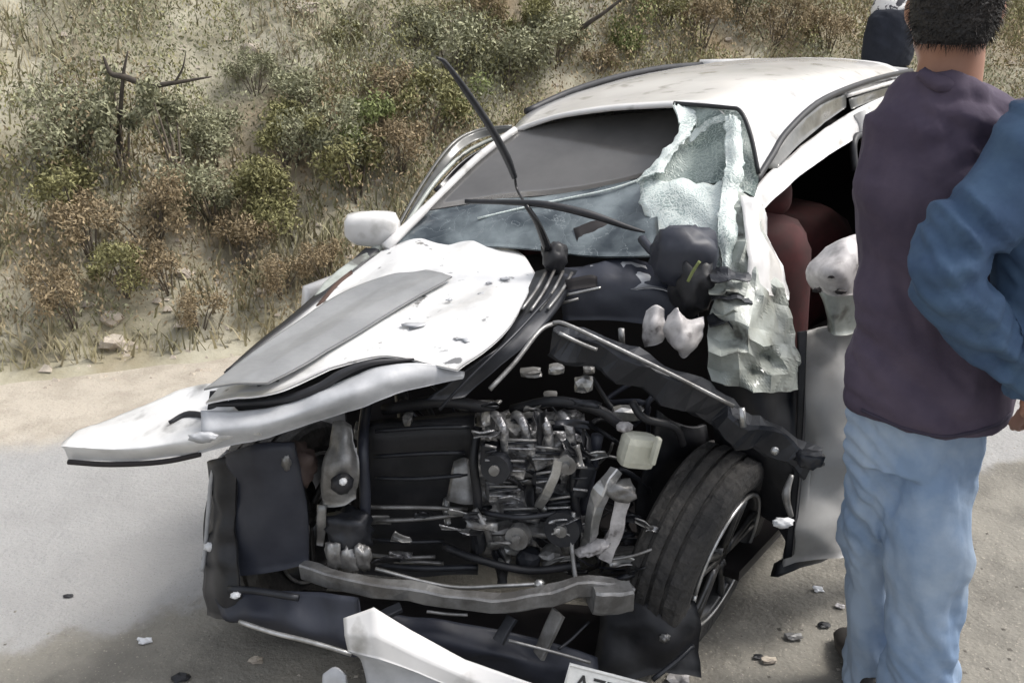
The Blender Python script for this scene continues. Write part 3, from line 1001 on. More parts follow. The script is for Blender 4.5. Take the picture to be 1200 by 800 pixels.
P('hood_gap_backing', [[(246, 458, 1.95), (330, 448, 1.97), (410, 425, 1.99), (520, 420, 2.02)], [(240, 500, 1.92), (330, 490, 1.92), (405, 466, 1.93), (535, 440, 1.985)]], M['black'], n=5, thick=0.006)  # black sheet added behind the lip so the gap stays dark
# drooping front lip of the hood
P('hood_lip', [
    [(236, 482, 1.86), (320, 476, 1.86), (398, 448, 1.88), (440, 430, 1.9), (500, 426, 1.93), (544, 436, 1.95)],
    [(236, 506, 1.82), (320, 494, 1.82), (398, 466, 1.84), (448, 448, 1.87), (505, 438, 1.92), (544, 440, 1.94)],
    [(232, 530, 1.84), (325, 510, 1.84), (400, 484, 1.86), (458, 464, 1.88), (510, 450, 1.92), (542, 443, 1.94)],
], M['paint_shade_grey'], n=9, thick=0.006, amp=0.022, scale=7, seed=7, ridge=True)  # same white paint as the hood, its shade coloured in as grey
tube('hood_seam', A3([(245, 474, 1.87), (320, 470, 1.87), (370, 456, 1.87), (400, 438, 1.88), (435, 425, 1.90), (485, 421, 1.93)]), [0.006, 0.009, 0.011, 0.010, 0.007, 0.003], M['black'], car)
P('torn_front_panel', [
    [(88, 506, 1.97), (140, 486, 2.02), (212, 458, 2.06), (262, 448, 2.02)],
    [(74, 514, 1.90), (140, 502, 1.93), (212, 482, 1.96), (270, 472, 1.94)],
    [(72, 522, 1.84), (145, 524, 1.83), (225, 512, 1.83), (300, 500, 1.83)],
    [(80, 540, 1.86), (150, 541, 1.85), (232, 530, 1.85), (310, 514, 1.84)],
], M['paint_torn'], n=10, thick=0.005, amp=0.030, scale=6, seed=12, ridge=True)
tube('panel_shade_line', A3([(198, 495, 1.90), (222, 485, 1.92), (262, 490, 1.86)]), [0.004, 0.008, 0.004], M['black'], car, 6)  # black line painted in for the shade of a crevice
tube('panel_shade_line', A3([(80, 541, 1.85), (130, 544, 1.84), (190, 541, 1.84), (235, 532, 1.84)]), 0.006, M['cabin'], car, 6)  # dark line painted in for the shade under the panel edge
lump('dent', at(238, 512, 1.80), (0.03, 0.01, 0.012), M['paint_shade_grey'], car, 0.3, 2)
# far wing: dark strips and folded edge along the hood
P('fender', [
    [(262, 436, 2.02), (300, 402, 2.16), (345, 366, 2.32), (390, 326, 2.5), (428, 290, 2.68)],
    [(266, 440, 2.0), (308, 408, 2.14), (356, 372, 2.30), (405, 334, 2.48), (446, 298, 2.66)],
    [(240, 520, 2.1), (280, 480, 2.22), (330, 440, 2.4), (380, 400, 2.55), (430, 360, 2.72)],
], M['black'], n=4, thick=0.006)
P('wing_edge', [[(360, 356, 2.36), (385, 326, 2.48), (412, 306, 2.58), (440, 290, 2.68)], [(366, 360, 2.35), (394, 334, 2.46), (420, 312, 2.56), (446, 294, 2.66)]], M['paint_dirty_shaded'], n=5, thick=0.01, amp=0.01)
P('wing_sliver', [[(370, 358, 2.33), (392, 332, 2.44), (412, 316, 2.52)], [(380, 362, 2.31), (402, 344, 2.42), (416, 326, 2.5)]], mat('dark_brown_sliver', (0.07, 0.04, 0.03), rough=0.8), n=4, thick=0.008)  # dark brown sliver beside the wing edge
# mirrors
mr = lump('mirror', at(437, 268, 2.76), (0.088, 0.05, 0.052), M['paint'], car, 0.12, 1.5, 3, box=0.45)
tube('mirror_arm', A3([(448, 284, 2.74), (440, 295, 2.72), (425, 302, 2.72), (410, 310, 2.70)]), [0.015, 0.018, 0.014, 0.008], M['paint_dirty_shaded'], mr)
lump('mirror_glass', at(430, 270, 2.80), (0.05, 0.02, 0.035), M['side_glass'], mr, 0.05)

# folded underside of the hood and its ribs
P('hood_inner', [
    [(628, 318, 2.46), (650, 312, 2.46), (676, 318, 2.44)],
    [(602, 378, 2.2), (628, 362, 2.24), (656, 360, 2.26)],
    [(566, 420, 2.04), (590, 412, 2.08), (610, 410, 2.1)],
    [(500, 470, 1.98), (525, 468, 2.0), (545, 465, 2.02)],
], M['dark_steel'], n=6, thick=0.006, amp=0.012)
for k, (a, b) in enumerate([((640, 318), (612, 362)), ((650, 316), (622, 364)), ((660, 318), (632, 364)), ((670, 320), (642, 362))]):
    tube('hood_rib', A3([(a[0], a[1], 2.42), ((a[0] + b[0]) / 2 + 2, (a[1] + b[1]) / 2, 2.31), (b[0], b[1], 2.22)]), 0.0045, M['steel'], car, 6)
tube('hood_strut', A3([(646, 345, 2.25), (600, 395, 2.08), (550, 442, 1.98), (515, 480, 1.96)]), 0.004, M['dark_steel'], car, 6)
tube('hood_strut', A3([(652, 378, 2.14), (632, 388, 2.09), (604, 424, 2.02), (574, 456, 1.97)]), 0.006, M['steel'], car, 6)

# cowl and bulkhead
P('bulkhead', [
    [(430, 400, 2.62), (560, 372, 2.62), (660, 332, 2.60), (760, 330, 2.56), (845, 330, 2.5)],
    [(430, 480, 2.66), (560, 470, 2.66), (660, 440, 2.64), (760, 440, 2.58), (850, 440, 2.5)],
    [(420, 640, 2.72), (560, 640, 2.72), (660, 640, 2.70), (760, 640, 2.64), (850, 640, 2.56)],
], M['cabin'], n=4, thick=0.01, amp=0.02)
P('cowl', [
    [(648, 316, 2.48), (700, 306, 2.46), (760, 306, 2.42), (812, 318, 2.36)],
    [(655, 336, 2.36), (700, 332, 2.36), (760, 340, 2.32), (815, 345, 2.28)],
    [(660, 374, 2.36), (710, 376, 2.34), (765, 380, 2.30), (820, 380, 2.26)],
], M['navy_plastic'], n=6, thick=0.01, amp=0.02, scale=9)
P('cowl_panel', [[(692, 314, 2.44), (740, 310, 2.42), (795, 318, 2.36)], [(700, 330, 2.36), (745, 338, 2.33), (800, 346, 2.28)]], M['paint_shade_grey'], n=5, thick=0.005, amp=0.025, scale=10)
P('cowl_slot', [[(662, 328, 2.345), (690, 322, 2.345), (700, 324, 2.345)], [(664, 340, 2.335), (690, 337, 2.335), (700, 336, 2.335)]], M['cabin'], n=3)
tube('cowl_trim', A3([(662, 346, 2.33), (690, 340, 2.31), (704, 337, 2.31)]), 0.004, M['bright'], car, 6)
tube('cowl_trim', A3([(655, 356, 2.32), (678, 350, 2.31)]), 0.004, M['steel'], car, 6)
lump('airbox', at(802, 300, 2.30), (0.075, 0.06, 0.072), M['navy_plastic'], car, 0.5, 1.8, 6, ridge=True, box=0.3)
lump('airbox', at(812, 335, 2.26), (0.05, 0.05, 0.07), M['black'], car, 0.5, 1.8, 8, box=0.3)
tube('hose', A3([(752, 280, 2.4), (765, 295, 2.34), (778, 304, 2.32)]), 0.012, M['navy_plastic'], car)
tube('hose', A3([(806, 330, 2.2), (812, 318, 2.2), (820, 306, 2.2)]), 0.004, M['leaf_green'], car)
P('torn_plastic', [[(757, 364, 2.19), (768, 357, 2.18), (778, 362, 2.18)], [(752, 382, 2.18), (766, 382, 2.155), (780, 382, 2.17)], [(756, 406, 2.18), (768, 404, 2.165), (776, 400, 2.17)]], M['white_plastic'], n=9, thick=0.004, amp=0.03, scale=13, ridge=True, seed=61)
P('torn_plastic', [[(782, 370, 2.15), (794, 360, 2.13), (806, 372, 2.13), (826, 370, 2.15)], [(778, 386, 2.14), (795, 388, 2.10), (808, 388, 2.10), (824, 384, 2.13)], [(784, 402, 2.14), (796, 406, 2.10), (810, 404, 2.10), (822, 396, 2.13)], [(794, 414, 2.14), (800, 420, 2.12), (806, 418, 2.12), (814, 408, 2.13)]], M['white_plastic'], n=9, thick=0.004, amp=0.035, scale=12, ridge=True, seed=63)
tube('pin', A3([(728, 385, 2.18), (729, 405, 2.18)]), 0.008, M['steel'], car)

# wipers
wp = empty('wiper', at(648, 300, 2.48))
wp.parent = car
wp.location = Vector(at(648, 300, 2.48)) - wloc(car)
def wtube(name, pts, r, m): return tube(name, A3(pts), r, m, wp, 8, 6)
lump('pivot', at(650, 302, 2.44), (0.035, 0.03, 0.045), M['black'], wp, 0.3, 2, 2)
tube('arm', A3([(642, 292, 2.42), (630, 262, 2.40), (616, 240, 2.40)]), [0.013, 0.009, 0.006], M['black_gloss'], wp)
tube('blade', A3([(545, 236, 2.44), (590, 237, 2.42), (640, 240, 2.40), (690, 251, 2.38), (735, 266, 2.36), (756, 272, 2.35)]), [0.006, 0.007, 0.010, 0.011, 0.007, 0.003], M['black'], wp)
w2 = empty('wiper', at(606, 215, 2.5))
w2.parent = car
w2.location = Vector(at(606, 215, 2.5)) - wloc(car)
tube('blade', A3([(512, 68, 2.30), (522, 74, 2.32), (545, 105, 2.36), (575, 150, 2.42), (594, 185, 2.47), (603, 208, 2.5)]), [0.003, 0.006, 0.009, 0.010, 0.011, 0.008], M['black'], w2)
tube('arm', A3([(603, 206, 2.5), (606, 222, 2.5), (616, 240, 2.42)]), 0.0035, M['black_gloss'], w2)  # thin rod added as a support, joining this blade to the other arm

# bent cross beam above the engine
bar('cross_beam', A3([(650, 398, 2.12), (700, 412, 2.10), (770, 447, 2.06), (842, 480, 2.04), (858, 498, 2.0), (905, 515, 2.02), (955, 544, 1.98)]), 0.055, 0.070, M['dark_steel'], car, n=6, dent=0.020)
tube('beam_edge', A3([(648, 378, 2.10), (664, 380, 2.09), (720, 406, 2.06), (790, 440, 2.02), (860, 476, 1.98)]), 0.005, M['steel'], car, 6)
tube('beam_edge', A3([(655, 390, 2.08), (680, 402, 2.07), (700, 410, 2.06)]), 0.005, M['steel'], car, 6)
tube('pin', A3([(869, 478, 1.98), (871, 500, 1.97)]), 0.008, M['bright'], car)
lump('bolt', at(908, 528, 1.96), (0.01, 0.01, 0.01), M['bright'], car, 0.1)
lump('bracket', at(950, 538, 1.96), (0.03, 0.02, 0.018), M['dark_steel'], car, 0.3, 2, box=0.8)

# crushed left wing
cf = np.array([
    [(852, 222, 2.50), (872, 226, 2.47), (884, 236, 2.46), (893, 248, 2.45)],
    [(848, 262, 2.42), (872, 268, 2.38), (892, 270, 2.38), (903, 282, 2.40)],
    [(845, 300, 2.34), (868, 305, 2.31), (895, 310, 2.30), (915, 322, 2.35)],
    [(842, 335, 2.26), (866, 340, 2.23), (895, 345, 2.22), (922, 358, 2.32)],
    [(834, 372, 2.18), (862, 380, 2.14), (895, 385, 2.17), (932, 390, 2.28)],
    [(830, 412, 2.12), (862, 415, 2.10), (900, 420, 2.14), (941, 420, 2.26)],
    [(834, 446, 2.10), (866, 455, 2.06), (902, 460, 2.11), (940, 456, 2.24)],
], float)
cf = cr(cf, 2)
cf = cr(cf.transpose(1, 0, 2), 2).transpose(1, 0, 2)
fr = np.random.default_rng(5)
for i in range(1, cf.shape[0] - 1):
    for j in range(cf.shape[1]):
        cf[i, j, 2] += fr.uniform(-.05, .035) * (0.5 + 0.5 * min(1, i / 4))
        cf[i, j, :2] += fr.uniform(-5, 5, 2)
for (x, y, dy) in [(900, 350, -.03), (914, 352, -.03), (885, 436, .05), (905, 418, .05), (925, 404, .05), (868, 452, .05), (880, 400, -.03), (900, 390, -.03), (912, 440, -.03)]:
    q = np.argmin((cf[..., 0] - x) ** 2 + (cf[..., 1] - y) ** 2)
    cf[q // cf.shape[1], q % cf.shape[1], 2] += dy
P('crushed_fender', cf.tolist(), M['paint_dirty_shaded'], n=5, thick=0.003, amp=0.035, scale=7, ridge=True, seed=14, lin=True, smooth=False)
P('pillar', [
    [(868, 228, 2.44), (882, 232, 2.43), (894, 246, 2.45)],
    [(872, 262, 2.36), (890, 268, 2.35), (906, 284, 2.40)],
    [(878, 300, 2.27), (900, 308, 2.27), (917, 322, 2.35)],
    [(876, 335, 2.22), (900, 345, 2.22), (922, 352, 2.32)],
], M['paint'], n=4, thick=0.004, amp=0.035, scale=10, seed=8, ridge=True, lin=True)
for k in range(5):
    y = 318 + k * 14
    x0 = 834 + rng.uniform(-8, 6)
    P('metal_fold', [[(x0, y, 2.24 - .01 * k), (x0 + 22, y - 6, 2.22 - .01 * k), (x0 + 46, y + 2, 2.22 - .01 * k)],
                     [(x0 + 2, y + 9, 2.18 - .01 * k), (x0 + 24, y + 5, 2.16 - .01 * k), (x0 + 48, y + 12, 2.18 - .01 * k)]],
      M['paint_dirty_shaded'] if k % 2 else M['dark_steel'], n=5, thick=0.003, amp=0.05, scale=13, ridge=True, seed=k * 3.1, lin=True, smooth=False)
P('fender_liner', [
    [(828, 425, 2.22), (880, 430, 2.20), (940, 430, 2.28)],
    [(840, 520, 2.3), (890, 525, 2.2), (930, 530, 2.2)],
    [(880, 600, 2.4), (905, 610, 2.3), (925, 640, 2.22)],
], M['black'], n=5, thick=0.008, amp=0.02)

# front left door, swung ajar
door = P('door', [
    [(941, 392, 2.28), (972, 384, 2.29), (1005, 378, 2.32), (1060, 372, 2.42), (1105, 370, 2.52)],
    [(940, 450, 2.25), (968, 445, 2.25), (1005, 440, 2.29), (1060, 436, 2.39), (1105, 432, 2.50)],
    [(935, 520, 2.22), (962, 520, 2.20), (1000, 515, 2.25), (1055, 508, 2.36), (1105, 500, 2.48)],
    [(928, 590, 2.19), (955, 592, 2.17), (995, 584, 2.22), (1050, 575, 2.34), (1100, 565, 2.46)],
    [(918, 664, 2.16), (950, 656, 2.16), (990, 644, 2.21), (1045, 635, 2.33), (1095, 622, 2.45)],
], M['door_paint_shaded'], n=9, thick=0.02, amp=0.14, scale=4.2, seed=17, ridge=True)
P('door_edge', [[(936, 390, 2.26), (946, 388, 2.26)], [(932, 520, 2.2), (940, 520, 2.19)], [(918, 655, 2.15), (928, 652, 2.14)]], M['black'], n=4, thick=0.02, parent=door)
P('sill', [[(912, 660, 2.24), (950, 650, 2.26), (1000, 636, 2.4)], [(912, 676, 2.22), (950, 662, 2.26), (1000, 650, 2.4)]], M['black'], n=4, thick=0.05, amp=0.01)
dm = P('door_mirror', [[(968, 290, 2.28), (985, 280, 2.26), (1002, 275, 2.27), (1030, 276, 2.3)],
    [(948, 308, 2.27), (972, 303, 2.22), (995, 300, 2.21), (1026, 300, 2.26)],
    [(943, 325, 2.27), (966, 322, 2.20), (992, 322, 2.19), (1024, 325, 2.25)],
    [(952, 340, 2.27), (972, 346, 2.22), (994, 346, 2.21), (1020, 350, 2.26)]], M['white_plastic'], n=9, thick=0.012, amp=0.03, scale=9, ridge=True, seed=31)
for (x, y, sx, sz) in [(975, 324, 0.010, .004), (985, 342, 0.014, .005), (958, 340, .010, .006)]:
    lump('mirror_hole_shade', at(x, y, 2.185), (sx, .006, sz), M['cabin'], dm, 0.7, 2, x)  # dark lumps stand in for the shade of holes
P('mirror_base', [[(966, 345, 2.24), (985, 340, 2.25), (1012, 338, 2.28)], [(972, 365, 2.25), (990, 368, 2.26), (1012, 366, 2.28)], [(976, 392, 2.26), (992, 392, 2.27), (1006, 388, 2.29)]], M['paint_dirty_shaded'], n=5, thick=0.03, amp=0.02)
lump('clip', at(918, 612, 2.06), (0.025, 0.015, 0.013), M['lamp'], car, 0.4, 2)
tube('trim_strip', A3([(928, 556, 2.12), (921, 580, 2.1), (927, 604, 2.1)]), [0.006, 0.012, 0.008], M['steel'], car, 6)

# cabin
floor_rows = [[C(-0.4, -0.7, 0.22), C(-0.4, 0, 0.22), C(-0.4, 0.62, 0.22)], [C(1.0, -0.7, 0.22), C(1.0, 0, 0.22), C(1.0, 0.7, 0.22)], [C(2.4, -0.7, 0.3), C(2.4, 0, 0.3), C(2.4, 0.7, 0.3)]]
patch('floor_pan', floor_rows, M['cabin'], car, n=3, thick=0.03)
P('dashboard', [[(470, 300, 2.8), (600, 300, 2.75), (720, 290, 2.72), (860, 300, 2.6)], [(470, 330, 2.74), (600, 330, 2.7), (720, 330, 2.68), (850, 340, 2.56)]], M['cabin'], n=4, thick=0.1)


def seat(b, v):
    s = empty('seat', C(b, v, 0.25)); s.parent = car
    s.location = Vector(C(b, v, 0.25)) - wloc(car)
    lump('cushion', C(b, v, 0.42), (0.22, 0.22, 0.10), M['seat'], s, 0.1, 2, box=0.55)
    lump('backrest', C(b + 0.24, v, 0.74), (0.22, 0.13, 0.30), M['seat'], s, 0.08, 2, box=0.5)
    lump('headrest', C(b + 0.30, v, 1.08), (0.11, 0.06, 0.07), M['seat'], s, 0.05, 2, box=0.5)


seat(0.10, 0.30)
seat(0.10, -0.32)
lump('rear_bench', C(1.15, 0, 0.62), (0.42, 0.35, 0.28), M['seat'], car, 0.05, 2, box=0.6, rot=(0.59, 'Z'))
patch('cabin_dark_lining', [[C(-.25, -.60, 1.0), C(.3, -.50, 1.20), C(1.0, -.47, 1.25), C(1.55, -.44, 1.27)], [C(-.5, -.70, .8), C(.3, -.70, .86), C(1.0, -.70, .86), C(1.9, -.66, .88)], [C(-.5, -.71, .25), C(.3, -.72, .25), C(1.0, -.72, .25), C(2.0, -.68, .28)]], M['cabin'], car, n=4, thick=0.01)  # lining carried up over the windows, added to darken the cabin
patch('cabin_dark_lining', [[C(1.50, -.42, 1.30), C(1.5, 0, 1.32), C(1.5, .42, 1.30)], [C(2.0, -.6, .9), C(2.0, 0, .9), C(2.0, .6, .9)], [C(2.0, -.64, .3), C(2.0, 0, .3), C(2.0, .64, .3)]], M['cabin'], car, n=4, thick=0.01)  # closes off the rear, added to darken the cabin
patch('headliner', [[C(.15, -.40, 1.24), C(.15, 0, 1.27), C(.15, .40, 1.22)], [C(.8, -.42, 1.29), C(.8, 0, 1.33), C(.8, .42, 1.28)], [C(1.5, -.42, 1.33), C(1.5, 0, 1.36), C(1.5, .42, 1.32)]], M['cabin'], car, n=4, thick=0.01)
# rest of the shell behind the bystanders
for sgn, nm in ((1, 'side_panel'), (-1, 'side_panel')):
    b0 = 0.55 if sgn > 0 else -0.6
    patch(nm, [[C(b0, sgn * 0.74, 0.84), C(1.3, sgn * 0.76, 0.88), C(2.4, sgn * 0.70, 0.92)],
               [C(b0, sgn * 0.78, 0.55), C(1.3, sgn * 0.79, 0.55), C(2.45, sgn * 0.73, 0.58)],
               [C(b0, sgn * 0.75, 0.22), C(1.3, sgn * 0.76, 0.22), C(2.4, sgn * 0.70, 0.30)]], M['paint'], car, n=5, thick=0.03, amp=0.006)
    patch('rear_window', [[C(1.0, sgn * 0.50, 1.30), C(1.6, sgn * 0.50, 1.32)], [C(0.95, sgn * 0.73, 0.86), C(2.0, sgn * 0.71, 0.90)]], M['glass'], car, n=4, thick=0.006)
    tube('pillar', [C(0.8, sgn * 0.72, 0.86), C(0.78, sgn * 0.60, 1.1), C(0.82, sgn * 0.49, 1.31)], 0.03, M['paint'], car)
    tube('pillar', [C(2.1, sgn * 0.70, 0.9), C(1.85, sgn * 0.58, 1.15), C(1.6, sgn * 0.48, 1.36)], 0.035, M['paint'], car)
patch('tailgate', [[C(1.62, -0.45, 1.38), C(1.62, 0, 1.4), C(1.62, 0.45, 1.38)], [C(2.2, -0.62, 0.95), C(2.25, 0, 0.97), C(2.2, 0.62, 0.95)], [C(2.42, -0.70, 0.9), C(2.5, 0, 0.9), C(2.42, 0.70, 0.9)], [C(2.44, -0.70, 0.32), C(2.52, 0, 0.32), C(2.44, 0.70, 0.32)]], M['paint'], car, n=4, thick=0.03)


# wheels -----------------------------------------------------------
def wheel(center, axis, R=0.285, W=0.19, twist=0.0):
    ax = np.array(axis, float); ax /= np.linalg.norm(ax)
    up = np.array((0, 0, 1.0)); up = up - ax * np.dot(up, ax); up /= np.linalg.norm(up)
    fw = np.cross(ax, up)
    c = np.array(center, float)
    wh = empty('wheel', c); wh.parent = car
    wh.location = Vector(c) - wloc(car)
    seg = 56
    prof = [(-.42, .66), (-.5, .74), (-.53, .84), (-.5, .93), (-.44, .975), (-.36, .99)]
    for g in (-.24, -.02, .02 + .2):
        prof += [(g - .035, 1.0), (g - .03, .965), (g + .03, .965), (g + .035, 1.0)]
    prof += [(.36, .99), (.44, .975), (.5, .93), (.53, .84), (.5, .74), (.42, .66)]
    V, F = [], []
    k = len(prof)
    for s in range(seg):
        a = 2 * math.pi * s / seg
        e = fw * math.cos(a) + up * math.sin(a)
        for i, (x, r) in enumerate(prof):
            rr = r
            if r > .985 and s % 2 and (i < 8 or i > k - 9): rr = r - .022
            V.append(c + ax * x * W + e * rr * R)
    for s in range(seg):
        t = (s + 1) % seg
        for i in range(k):
            j = (i + 1) % k
            F.append((s * k + i, s * k + j, t * k + j, t * k + i))
    link('tyre', V, F, M['rubber'], wh, smooth=False)
    rim = empty('rim', c); rim.parent = wh; rim.location = (0, 0, 0)
    V, F = [], []
    prof2 = [(.46, .68), (.50, .655), (.44, .62), (.1, .60), (-.44, .62), (-.46, .68)]
    k = len(prof2)
    for s in range(40):
        a = 2 * math.pi * s / 40
        e = fw * math.cos(a) + up * math.sin(a)
        for (x, r) in prof2: V.append(c + ax * x * W + e * r * R)
    for s in range(40):
        t = (s + 1) % 40
        for i in range(k - 1): F.append((s * k + i, s * k + i + 1, t * k + i + 1, t * k + i))
    # dish and spokes go into the same casting
    def add(v, f):
        q = len(V)
        V.extend(v); F.extend([tuple(x + q for x in g) for g in f])
    for s in range(5):
        for dx in (-.13, .13):
            a = 2 * math.pi * s / 5 + twist + dx
            e = fw * math.cos(a) + up * math.sin(a)
            v, f = tube_geo([c + ax * W * .36 + e * R * .08, c + ax * W * .42 + e * R * .35, c + ax * W * .44 + e * R * .64], [R * .05, R * .035, R * .04], 6, 2)
            add(v, f)
    v, f = tube_geo([c + ax * W * .1, c + ax * W * .42], R * .14, 14, 1)
    add(v, f)
    bpy.data.objects.remove(rim)
    link('rim', V, F, M['alloy'], wh)
    ring = [c + ax * W * .5 + (fw * math.cos(a) + up * math.sin(a)) * R * .665 for a in np.linspace(0, 2 * math.pi, 41)]
    v, f = tube_geo(ring, .0055, 6, 1)
    link('rim_lip', v, f, M['bright'], wh)
    v, f = tube_geo([c - ax * W * .3, c + ax * W * .12], R * .42, 24, 1)
    link('brake_disc', v, f, M['dark_steel'], wh)
    return wh


wheel(at(855, 652, 2.16) - np.array((0.80, -0.58, 0)) * 0.09, (0.80, -0.58, -0.16), R=0.290, W=0.165, twist=0.4)
wheel(at(338, 600, 2.44), (0.93, -0.36, 0.05), R=0.285, W=0.19)
wheel(C(1.75, 0.66, 0.285), (BY, -BX, 0), R=0.285, W=0.19)
wheel(C(1.75, -0.66, 0.285), (-BY, BX, 0), R=0.285, W=0.19)

# radiator and its bars
rad = P('radiator', [[(428, 500, 2.14), (490, 496, 2.14), (556, 490, 2.14)], [(424, 590, 2.14), (490, 592, 2.14), (556, 588, 2.14)], [(420, 672, 2.14), (490, 676, 2.14), (560, 672, 2.14)]], M['black'], n=5, thick=0.04, amp=0.01)
for (x0, y0, x1, y1, mm) in [(432, 594, 548, 596, 'steel'), (440, 610, 552, 601, 'steel'), (436, 632, 520, 634, 'dark_steel'), (432, 650, 510, 652, 'steel'), (440, 560, 548, 556, 'dark_steel'), (438, 535, 545, 530, 'dark_steel'), (462, 658, 520, 660, 'steel'), (440, 505, 550, 500, 'dark_steel')]:
    tube('radiator_bar', A3([(x0, y0, 2.09), ((x0 + x1) / 2, (y0 + y1) / 2 + rng.uniform(-3, 3), 2.08), (x1, y1, 2.09)]), 0.0055, M[mm], rad, 6)
P('fan_shroud', [[(532, 540, 2.11), (546, 536, 2.10), (558, 548, 2.10)], [(522, 586, 2.07), (540, 590, 2.06), (557, 591, 2.06)]], M['steel'], n=4, amp=0.01)

# headlamp carrier on the far side
lamp = P('lamp_bracket', [[(390, 494, 2.02), (402, 492, 2.02), (412, 498, 2.02)], [(384, 530, 2.0), (402, 525, 1.98), (418, 528, 2.0)], [(378, 560, 1.98), (400, 562, 1.96), (420, 560, 1.98)], [(380, 590, 2.0), (400, 592, 1.99), (418, 586, 2.0)]], M['steel'], n=5, thick=0.02, amp=0.02, scale=10)
lump('lamp_socket', at(401, 566, 1.94), (0.026, 0.02, 0.026), M['black'], lamp, 0.2)
lump('lamp_bulb', at(402, 564, 1.918), (0.009, 0.009, 0.009), M['lamp'], lamp, 0.2)
P('bracket', [[(372, 590, 2.0), (384, 588, 2.0)], [(372, 615, 2.0), (382, 618, 2.0)], [(370, 640, 2.0), (378, 642, 2.0)]], M['steel'], n=4, amp=0.02)
lump('motor_mount', at(410, 620, 2.02), (0.055, 0.04, 0.05), M['dark_steel'], car, 0.4, 2, 5, box=0.5)
for k, (x, y) in enumerate([(392, 650), (410, 656), (424, 652)]):
    lump('bracket', at(x, y, 1.98), (0.02, 0.018, 0.035), M['steel'], car, 0.5, 1.5, k * 5 + 1, box=0.5)
lump('bracket', at(350, 545, 2.02), (0.04, 0.03, 0.045), mat('rust_brown_plastic', (0.06, 0.04, 0.035), rough=0.7), car, 0.6, 1.5, 12, box=0.5)
lump('clip', at(336, 540, 1.98), (0.012, 0.01, 0.022), M['steel'], car, 0.4)
P('wheel_liner', [[(268, 530, 2.02), (300, 520, 1.98), (345, 518, 1.98)], [(270, 600, 2.02), (305, 598, 1.97), (360, 600, 1.98)], [(266, 672, 2.02), (310, 672, 1.98), (362, 660, 1.99)]], M['navy_plastic'], n=8, thick=0.008, amp=0.05, scale=6, ridge=True, seed=23)
P('bumper_corner', [[(246, 540, 2.06), (258, 536, 2.02), (274, 534, 2.0)], [(242, 620, 2.06), (256, 620, 2.0), (274, 622, 1.99)], [(236, 660, 2.05), (255, 664, 1.97), (280, 668, 1.96)], [(238, 722, 2.04), (262, 726, 1.95), (290, 726, 1.93)]], M['black'], n=8, thick=0.008, amp=0.04, scale=8, ridge=True, seed=22)
tube('arch_edge', A3([(268, 528, 2.06), (250, 550, 2.05), (244, 600, 2.04), (241, 640, 2.04), (237, 668, 2.03)]), 0.006, M['paint_shade_grey'], car, 6)
lump('clip', at(246, 640, 2.02), (0.014, 0.01, 0.012), M['lamp'], car, 0.4)
P('lower_bumper', [[(250, 700, 1.97), (310, 692, 1.93), (370, 694, 1.9), (420, 700, 1.88)], [(262, 724, 1.92), (310, 722, 1.88), (370, 736, 1.86), (425, 744, 1.84)], [(290, 732, 1.93), (330, 744, 1.89), (380, 756, 1.86), (430, 772, 1.85)]], M['navy_plastic'], n=7, thick=0.008, amp=0.05, scale=9, ridge=True, seed=21)
tube('chrome_strip', A3([(280, 728, 1.87), (320, 741, 1.85), (365, 752, 1.83), (412, 766, 1.82)]), 0.006, M['bright'], car, 6)
tube('chrome_strip', A3([(268, 690, 1.92), (300, 692, 1.9), (350, 700, 1.88)]), 0.009, M['dark_steel'], car, 6)
lump('clip', at(276, 697, 1.9), (0.012, 0.01, 0.008), M['lamp'], car, 0.3)

# crash beam
cb = bar('crash_beam', A3([(356, 668, 1.98), (420, 684, 1.92), (500, 696, 1.88), (575, 706, 1.86), (630, 700, 1.87), (690, 686, 1.90), (738, 694, 1.93)]), 0.034, 0.042, M['steel'], car, n=4, dent=0.006)
bar('beam_end', A3([(694, 700, 1.88), (716, 700, 1.89), (738, 698, 1.90)]), 0.05, 0.06, M['steel'], car, dent=0.01)
tube('pipe', A3([(440, 666, 1.96), (500, 682, 1.94), (540, 688, 1.93), (590, 686, 1.92), (632, 684, 1.92)]), 0.005, M['bright'], car, 6)
lump('bolt', at(632, 684, 1.9), (0.012, 0.012, 0.012), M['bright'], car, 0.2)
P('lower_beam', [[(430, 716, 1.92), (520, 726, 1.9), (610, 742, 1.88), (700, 770, 1.86)], [(430, 736, 1.88), (520, 756, 1.85), (610, 776, 1.83), (700, 798, 1.82)], [(430, 756, 1.9), (520, 776, 1.88), (610, 800, 1.86), (700, 822, 1.85)]], M['navy_plastic'], n=8, thick=0.01, amp=0.04, scale=9, ridge=True, seed=24)
for (a, b, wd) in [((655, 716), (632, 768), 0.04), ((600, 722), (584, 752), 0.03), ((470, 712), (430, 730), 0.03)]:
    bar('stay', A3([(a[0], a[1], 1.86), (b[0], b[1], 1.83)]), wd, 0.012, M['dark_steel'] if wd < .035 else M['steel'], car, dent=0.004)
tube('rod', A3([(596, 750, 1.82), (650, 764, 1.81), (692, 776, 1.80)]), 0.004, M['steel'], car, 6)
tube('rod', A3([(690, 728, 1.9), (670, 748, 1.86), (655, 760, 1.83)]), 0.004, M['dark_steel'], car, 6)
tube('rod', A3([(500, 716, 1.86), (525, 719, 1.86), (548, 720, 1.86)]), 0.004, M['steel'], car, 6)

